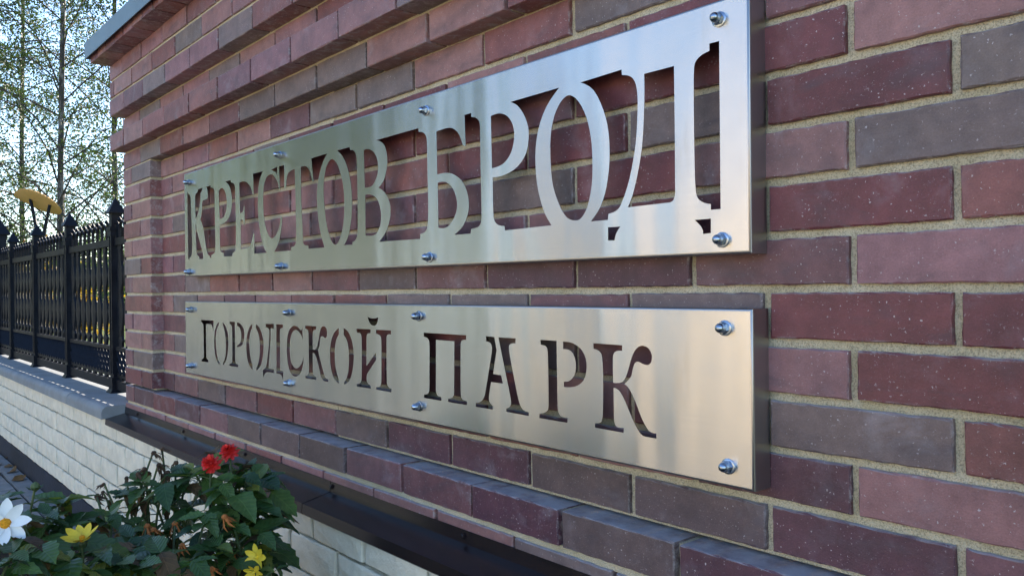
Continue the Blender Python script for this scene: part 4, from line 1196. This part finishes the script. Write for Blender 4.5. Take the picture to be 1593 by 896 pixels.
# ------------------------------------------------------------------ the other side of the plaza, seen only mirrored in the steel
pav = thing('pavilion', 'low cream plastered pavilion across the plaza mirrored in the right of the signs', 'building', (-1.5, -17, 0))
x0, x1 = -12.2, 7.5
MB().box(x0 + 1.5, x1 + 1.5, -4, 0, 0, 3.7).obj('wall', M['plaster'], pav)
MB().box(x0 + 1.2, x1 + 1.8, -4.3, .3, 3.7, 3.92).obj('roof', M['roof'], pav)
wm = MB().box(-.55, .55, .004, .03, 0, 1.3).mesh('window', M['glass'])
fm = MB()
for a in ((-.62, -.55, 0, 1.3), (.55, .62, 0, 1.3), (-.62, .62, -.07, 0), (-.62, .62, 1.3, 1.37)):
    fm.box(a[0], a[1], .002, .06, a[2], a[3])
fm = fm.mesh('frame', M['white'])
for i in range(6):
    wv = mesh_obj('window', wm, pav, (-5.0 + (i % 6) * 2.6, 0, 1.1 + 3.0 * (i // 6)))
    mesh_obj('frame', fm, wv)
stripe_tower = thing('added_tower', 'slim cream plastered tower with pyramid roof added across the plaza for a cream stripe in the signs', 'tower', (-14.3, -16, 0))  # tower added to put a cream stripe into the sign reflections
MB().box(-.75, .75, -.75, .75, 0, 5.0).obj('shaft', M['plaster'], stripe_tower)
MB().box(-.9, .9, -.9, .9, 5.0, 5.2).add([(-.95, -.95, 5.2), (.95, -.95, 5.2), (.95, .95, 5.2), (-.95, .95, 5.2), (0, 0, 6.0)], [(0, 1, 4), (1, 2, 4), (2, 3, 4), (3, 0, 4), (3, 2, 1, 0)]).obj('roof', M['roof'], stripe_tower)
for z_ in (1.9,):
    MB().box(-.22, .22, .752, .77, z_, z_ + .8).obj('window', M['glass'], stripe_tower)


def street_tree(label, base, H, R, seed):
    rs = np.random.RandomState(seed)
    r = random.Random(seed)
    t = thing('street_tree', label, 'tree', base, 'trees across the plaza')
    MB().tube([(0, 0, 0), (.05, 0, H * .25), (0, .08, H * .55), (0, 0, H * .85)], [.17, .13, .09, .03], 8).obj('trunk', M['bark'], t, True)
    mb = MB()
    P = []
    for i in range(46):
        a, e, rad = r.uniform(0, 6.28), r.uniform(-.95, 1.0), R * r.uniform(.45, 1.0)
        c = Vector((math.cos(a) * rad * math.cos(e), math.sin(a) * rad * math.cos(e), H * .47 + math.sin(e) * rad * 1.4))
        mb.tube([(0, 0, H * .35), (c.x * .5, c.y * .5, H * .42 + .1), c], [.05, .03, .01], 4, False)
        for q in range(95):
            P.append((c.x + rs.normal() * R * .17, c.y + rs.normal() * R * .17, c.z + rs.normal() * R * .17))
    mb.obj('branches', M['twig'], t)
    leaf_cloud('crown', P, None, .26, rs, M['treeleaf'], t)


for i, (x, y, h) in enumerate(((-20.5, -13.5, 10), (-19.5, -10.0, 10), (-25, -12.5, 12), (-29, -10.5, 12), (-34, -12, 10), (-38, -8.5, 8), (-46, -11, 9), (-52, -7.5, 7), (-24.5, -17, 11), (-42, -14, 9), (-60, -13, 8), (-68, -9, 8), (-31.5, -15, 12))):
    street_tree('broad leafy tree across the plaza mirrored in the left of the signs', (x, y, 0), h * 1.45, h * .42, 200 + i)

# ------------------------------------------------------------------ dahlias in the bed
prng = random.Random(12)


def leaf_mesh(L, W, fold, curl, teeth, seed, mat):
    r = random.Random(seed)
    n = 9
    V, Fc = [], []
    for i in range(n + 1):
        u = i / n
        w = W * math.sin(math.pi * min(1, u ** .72)) ** .85 * (1 + teeth * (1 if i % 2 else -1) * .17) if 0 < i < n else W * .02
        x = L * u
        z = -curl * L * u * u
        V += [(x, -w, z + fold * w), (x, -w * .5, z + fold * w * .35), (x, 0, z), (x, w * .5, z + fold * w * .35 + r.uniform(-.001, .001)), (x, w, z + fold * w + r.uniform(-.002, .002))]
    for i in range(n):
        for k in range(4):
            Fc.append((i * 5 + k, i * 5 + k + 1, (i + 1) * 5 + k + 1, (i + 1) * 5 + k))
    return make_mesh('leaf', V, Fc, mat, True)


def leaf_set(mat, curl=0.0):
    return [leaf_mesh(.075, .0215, f, c + curl, tt, i, mat) for i, (f, c, tt) in enumerate(
        ((.25, .18, .6), (.15, .35, .4), (.35, .10, .7), (.5, .5, .5), (.3, .28, .3), (.12, .15, .8)))]


YLEAVES = leaf_set(M['yleaf'])
BLEAVES = leaf_set(M['bleaf'], .7)
LEAVES = [leaf_mesh(.075, .0215, f, c, tt, i, M['dleaf']) for i, (f, c, tt) in enumerate(
    ((.25, .18, .6), (.15, .35, .4), (.35, .10, .7), (.2, .5, .5), (.3, .28, .3), (.12, .15, .8)))]


def petal_mesh(name, L, W, cup, mat):
    V, Fc = [], []
    n = 6
    for i in range(n + 1):
        u = i / n
        w = W * (math.sin(math.pi * (0.10 + .86 * u)) ** .7)
        if i == n:
            w = W * .12
        z = cup * L * (u * u) * .5
        V += [(L * u, -w, z + w * .25), (L * u, 0, z), (L * u, w, z + w * .25)]
    for i in range(n):
        for k in range(2):
            Fc.append((i * 3 + k, i * 3 + k + 1, (i + 1) * 3 + k + 1, (i + 1) * 3 + k))
    return make_mesh(name, V, Fc, mat, True)


def face_to(d):
    """rotation that turns +z to d"""
    return Vector(d).normalized().to_track_quat('Z', 'Y').to_euler()


def stem_pts(b, t, bow=.05):
    b, t = Vector(b), Vector(t)
    side = Vector((prng.uniform(-1, 1), prng.uniform(-1, 1), 0)) * bow
    out = []
    for i in range(8):
        u = i / 7
        # rises first, then leans out
        h = Vector((b.x + (t.x - b.x) * u ** 1.5, b.y + (t.y - b.y) * u ** 1.5, b.z + (t.z - b.z) * (1 - (1 - u) ** 1.25)))
        out.append(h + side * math.sin(math.pi * u))
    return out


def single_flower(parent, c, d, R, npet, mat, cup=.15, centre=True, disc=1.0):
    e = bpy.data.objects.new('flower', None)
    f = MB().lathe([(.0005, -.006), (R * .24 * disc, -.003), (R * .27 * disc, .002), (R * .2 * disc, .006), (.0005, .008)], 12).obj('flower', M['pollen'] if centre else mat, parent, True, rel(parent, c), face_to(d))
    bpy.data.objects.remove(e)
    pm_ = petal_mesh('petal', R, R * .27, cup, mat)
    for i in range(npet):
        a = 2 * math.pi * i / npet + prng.uniform(-.12, .12)
        mesh_obj('petal', pm_, f, (math.cos(a) * R * .12, math.sin(a) * R * .12, .001 + .0006 * (i % 2)), (prng.uniform(-.25, .25), prng.uniform(-.35, .15), a), (prng.uniform(.88, 1.08),) * 3)
    MB().lathe([(.001, -.018), (.005, -.016), (.008, -.007), (.004, -.004)], 7).obj('calyx', M['stem'], f)
    return f


def pompon(parent, c, d, R, mat):
    V, Fc = [], []
    r = random.Random(int(c[0] * 1000))
    for layer in range(7):
        n = 9 + (layer < 4) * 4
        tilt = -.35 + layer * .27
        for i in range(n):
            a = 2 * math.pi * (i + .5 * (layer % 2)) / n + r.uniform(-.1, .1)
            L = R * (1.0 - layer * .075) * r.uniform(.6, 1.2)
            w = R * .20
            dx = Vector((math.cos(a) * math.cos(tilt), math.sin(a) * math.cos(tilt), math.sin(tilt)))
            s = Vector((-math.sin(a), math.cos(a), 0))
            up = dx.cross(s) * -1
            k = len(V)
            o0 = Vector((0, 0, layer * R * .05))
            for u, ww, zz in ((.08, .3, 0), (.45, .9, -.05), (.8, 1.0, .0), (1.0, .35, .10)):
                V += [o0 + dx * L * u - s * w * ww + up * (.10 * R), o0 + dx * L * u + up * R * zz, o0 + dx * L * u + s * w * ww + up * (.10 * R)]
            for q in range(3):
                for m_ in range(2):
                    Fc.append((k + q * 3 + m_, k + q * 3 + m_ + 1, k + (q + 1) * 3 + m_ + 1, k + (q + 1) * 3 + m_))
    me = make_mesh('flower', V, Fc, mat, True)
    return mesh_obj('flower', me, parent, rel(parent, c), face_to(d))


def withered(parent, c, d, R, mat, name='seed_head'):
    """drooping dried bloom: a small cup with ragged hanging petals"""
    mb = MB().lathe([(R * .12, R * .2), (R * .42, 0), (R * .5, -R * .25), (R * .3, -R * .5)], 7)
    for i in range(11):
        a = prng.uniform(0, 6.28)
        l = R * prng.uniform(.9, 2.3)
        s = prng.uniform(.15, .8)
        p0 = Vector((math.cos(a) * R * .3, math.sin(a) * R * .3, -R * .2))
        p1 = p0 + Vector((math.cos(a) * s * l * .6, math.sin(a) * s * l * .6, -l * .5))
        p2 = p1 + Vector((math.cos(a + 1) * l * .25, math.sin(a + 1) * l * .25, -l * .45))
        t = Vector((-math.sin(a), math.cos(a), 0)) * R * .2
        k = len(mb.V)
        mb.add([p0 - t * .5, p0 + t * .5, p1 - t, p1 + t * .9, p2], [(0, 1, 3, 2), (2, 3, 4)])
    return mesh_obj(name, mb.mesh(name, mat), parent, rel(parent, c), face_to(d))


def bud(parent, c, R):
    mb = MB().lathe([(R * .2, -R), (R * .75, -R * .5), (R, 0), (R * .7, R * .7), (R * .1, R * 1.1)], 8)
    for i in range(6):
        a = i * math.pi / 3
        mb.add([(math.cos(a) * R * .7, math.sin(a) * R * .7, -R * .6), (math.cos(a + .35) * R * 1.3, math.sin(a + .35) * R * 1.3, -R * .3), (math.cos(a) * R * 2, math.sin(a) * R * 2, R * .2), (math.cos(a - .35) * R * 1.3, math.sin(a - .35) * R * 1.3, -R * .3)], [(0, 1, 2, 3)])
    return mesh_obj('bud', mb.mesh('bud', M['stem']), parent, rel(parent, c))


def add_leaf(parent, c, direction, up, L, var=None):
    w_ = prng.random()
    st = LEAVES if w_ < .76 else (YLEAVES if w_ < .93 else BLEAVES)
    if var == 'dry':
        st = BLEAVES
    me = st[prng.randrange(len(st))]
    x = Vector(direction).normalized()
    z = Vector(up) - x * Vector(up).dot(x)
    if z.length < 1e-3:
        z = x.orthogonal()
    z.normalize()
    y = z.cross(x)
    o = mesh_obj('leaf', me, parent, rel(parent, c), Matrix((x, y, z)).transposed().to_euler())
    s = L / .075
    o.scale = (s, s * prng.uniform(.75, 1.25), s * prng.uniform(.6, 1.6))
    return o


def dahlia(label, base, targets, lsize=.06, per=9, group='dahlias in the bed', start=.25):
    """targets: (px, py, depth, kind, size)"""
    pl = thing('dahlia_plant', label, 'plant', base, group)
    sm = MB()
    for (px_, py_, dp, kind, size) in targets:
        tp = at(px_, py_, dp)
        b = Vector(base) + Vector((prng.uniform(-.05, .05), prng.uniform(-.05, .05), 0))
        pts = stem_pts(b, tp)
        sm.tube(pts, [.0052 - .0030 * i / 7 for i in range(8)], 5, False)
        nn = per
        for j in range(nn):
            u = start + (.97 - start) * (j + prng.random() * .6) / nn
            k = min(int(u * 7), 6)
            c0 = pts[k].lerp(pts[k + 1], u * 7 - k)
            ax = (pts[k + 1] - pts[k]).normalized()
            a0 = prng.uniform(0, 6.28)
            for s in (0, math.pi):
                if kind in ('dry', 'dry2') and u > .72:
                    if kind == 'dry' and prng.random() < .5:
                        add_leaf(pl, c0, Vector((math.cos(a0 + s), math.sin(a0 + s), -.8)), Vector((0, 0, 1)), .026, 'dry')
                    continue
                dv = Vector((math.cos(a0 + s), math.sin(a0 + s), prng.uniform(-.15, .5))).normalized()
                pet = prng.uniform(.012, .040)
                c1 = c0 + dv * pet
                sm.tube([c0, c0.lerp(c1, .5) + Vector((0, 0, .003)), c1], [.0016, .0014, .0012], 3, False)
                dd = (dv + Vector((0, 0, prng.uniform(-.9, .15)))).normalized()
                add_leaf(pl, c1, dd, Vector((prng.uniform(-.35, .35), prng.uniform(-.55, .15), 1)), lsize * prng.choice((.45, .6, .75, .9, 1.05, 1.2)))
        if kind == 'none':
            for q in range(6):
                a = q * 1.05 + prng.uniform(-.3, .3)
                add_leaf(pl, tp - Vector((0, 0, .008 * (q % 3))), Vector((math.cos(a), math.sin(a), prng.uniform(-.5, .7))), Vector((0, -.3, 1)), lsize * prng.uniform(.55, 1.0))
        if kind == 'red':
            pompon(pl, tp, (tp - pts[-2]).normalized() + Vector((.55, -.75, .2)), size, M['red'])
        elif kind == 'white':
            single_flower(pl, tp, CAM - tp + Vector((0, 0, .25)), size, 8, M['white'])
        elif kind == 'yellow':
            single_flower(pl, tp, Vector((.25, -.2, 1)), size, 9, M['yellow'], .9, True, .7)
        elif kind == 'yellow2':
            single_flower(pl, tp, Vector((.6, -.8, .25 if size > .02 else -.3)), size, 7, M['yellow'], .45, False, .6)
        elif kind == 'dry':
            withered(pl, tp, (prng.uniform(-.6, .6), prng.uniform(-.6, .6), .8), size, M['dry'])
        elif kind == 'dry2':
            withered(pl, tp, (prng.uniform(-.5, .5), prng.uniform(-.8, .1), .8), size, M['orange'])
        elif kind == 'bud':
            bud(pl, tp, size)
    sm.obj('stems', M['stem'], pl, False, rel(pl, (0, 0, 0)))
    return pl


def foot_of(px_, py_, dp, y=None):
    p_ = at(px_, py_, dp)
    return (p_.x, p_.y if y is None else y, -.008)


dahlia('dahlia with two scarlet double blooms leaning against the brown flashing', foot_of(352, 800, 1.78), [
    (328, 722, 1.72, 'red', .024), (356, 702, 1.78, 'red', .021), (395, 722, 1.80, 'none', 0), (405, 745, 1.76, 'none', 0),
    (378, 740, 1.70, 'none', 0), (345, 752, 1.66, 'none', 0), (300, 730, 1.74, 'none', 0), (400, 790, 1.74, 'none', 0), (335, 705, 1.82, 'none', 0)], .074, 12)
dahlia('dahlia with brown withered seed heads standing in front of the cream blocks', foot_of(235, 820, 1.82), [
    (238, 703, 1.82, 'dry', .013), (252, 697, 1.84, 'dry', .012), (246, 722, 1.80, 'dry', .013), (226, 728, 1.80, 'dry', .012),
    (214, 735, 1.79, 'dry', .011), (196, 742, 1.80, 'dry', .010), (262, 733, 1.78, 'dry', .012), (274, 718, 1.82, 'dry', .012), (222, 748, 1.78, 'none', 0),
    (162, 752, 1.86, 'dry', .010), (160, 764, 1.84, 'dry', .009), (190, 765, 1.80, 'none', 0), (290, 735, 1.76, 'none', 0), (255, 752, 1.72, 'none', 0)], .066, 11)
dahlia('dahlia with a white single bloom with golden centre at the outer edge of the bed', foot_of(20, 880, 1.42), [
    (8, 814, 1.30, 'white', .034), (55, 757, 1.52, 'bud', .009), (30, 800, 1.45, 'none', 0), (75, 800, 1.48, 'none', 0), (100, 775, 1.55, 'none', 0),
    (5, 770, 1.55, 'none', 0), (60, 850, 1.30, 'none', 0), (20, 860, 1.25, 'none', 0)], .068, 11)
dahlia('dahlia with a pale yellow bloom seen from the side low in the bed', foot_of(130, 900, 1.52), [
    (128, 838, 1.42, 'yellow', .027), (140, 800, 1.60, 'none', 0), (175, 800, 1.62, 'none', 0), (95, 820, 1.50, 'none', 0), (160, 860, 1.40, 'none', 0),
    (110, 870, 1.32, 'none', 0), (190, 870, 1.42, 'none', 0), (205, 835, 1.55, 'none', 0), (150, 770, 1.7, 'dry', .012)], .07, 11)
dahlia('dahlia with faded orange blooms and a yellow bud in the middle of the bed', foot_of(275, 880, 1.62), [
    (272, 812, 1.62, 'dry2', .013), (228, 816, 1.60, 'dry2', .013), (238, 822, 1.58, 'dry2', .012), (348, 802, 1.60, 'dry2', .013), (283, 846, 1.52, 'dry2', .012),
    (320, 800, 1.60, 'none', 0), (250, 860, 1.45, 'none', 0), (300, 870, 1.45, 'none', 0), (328, 884, 1.48, 'dry2', .015), (215, 850, 1.50, 'none', 0)], .07, 11)
dahlia('dahlia with two small yellow blooms beside the cream blocks', foot_of(390, 900, 1.62), [
    (400, 866, 1.56, 'yellow2', .022), (396, 888, 1.54, 'yellow2', .019), (375, 868, 1.58, 'dry', .014), (352, 858, 1.58, 'dry2', .013), (405, 830, 1.62, 'none', 0),
    (365, 820, 1.62, 'none', 0), (385, 800, 1.68, 'none', 0), (340, 850, 1.55, 'none', 0)], .068, 11)
# fallen leaves on the gutter stones
for i, (px_, py_) in enumerate(((6, 712), (14, 726), (2, 722), (12, 735), (22, 748), (8, 703), (20, 745), (4, 735))):
    d_ = _fw + _r * ((px_ - CX) / F_PX) - _u * ((py_ - CY) / F_PX)
    c = CAM + d_ * ((.012 - CAM.z) / d_.z)
    o = mesh_obj('fallen_leaf', leaf_mesh(.075, .028, .5 * prng.uniform(-1, 1), prng.uniform(-.5, .5), .5, 90 + i, M['deadleaf']), None, (c.x, c.y, .014), (prng.uniform(-.5, .5), prng.uniform(-.3, .3), prng.uniform(0, 6)))
    tag(o, 'curled brown leaf fallen on the gutter stones by the dark wall foot', 'leaf', 'fallen leaves on the gutter')
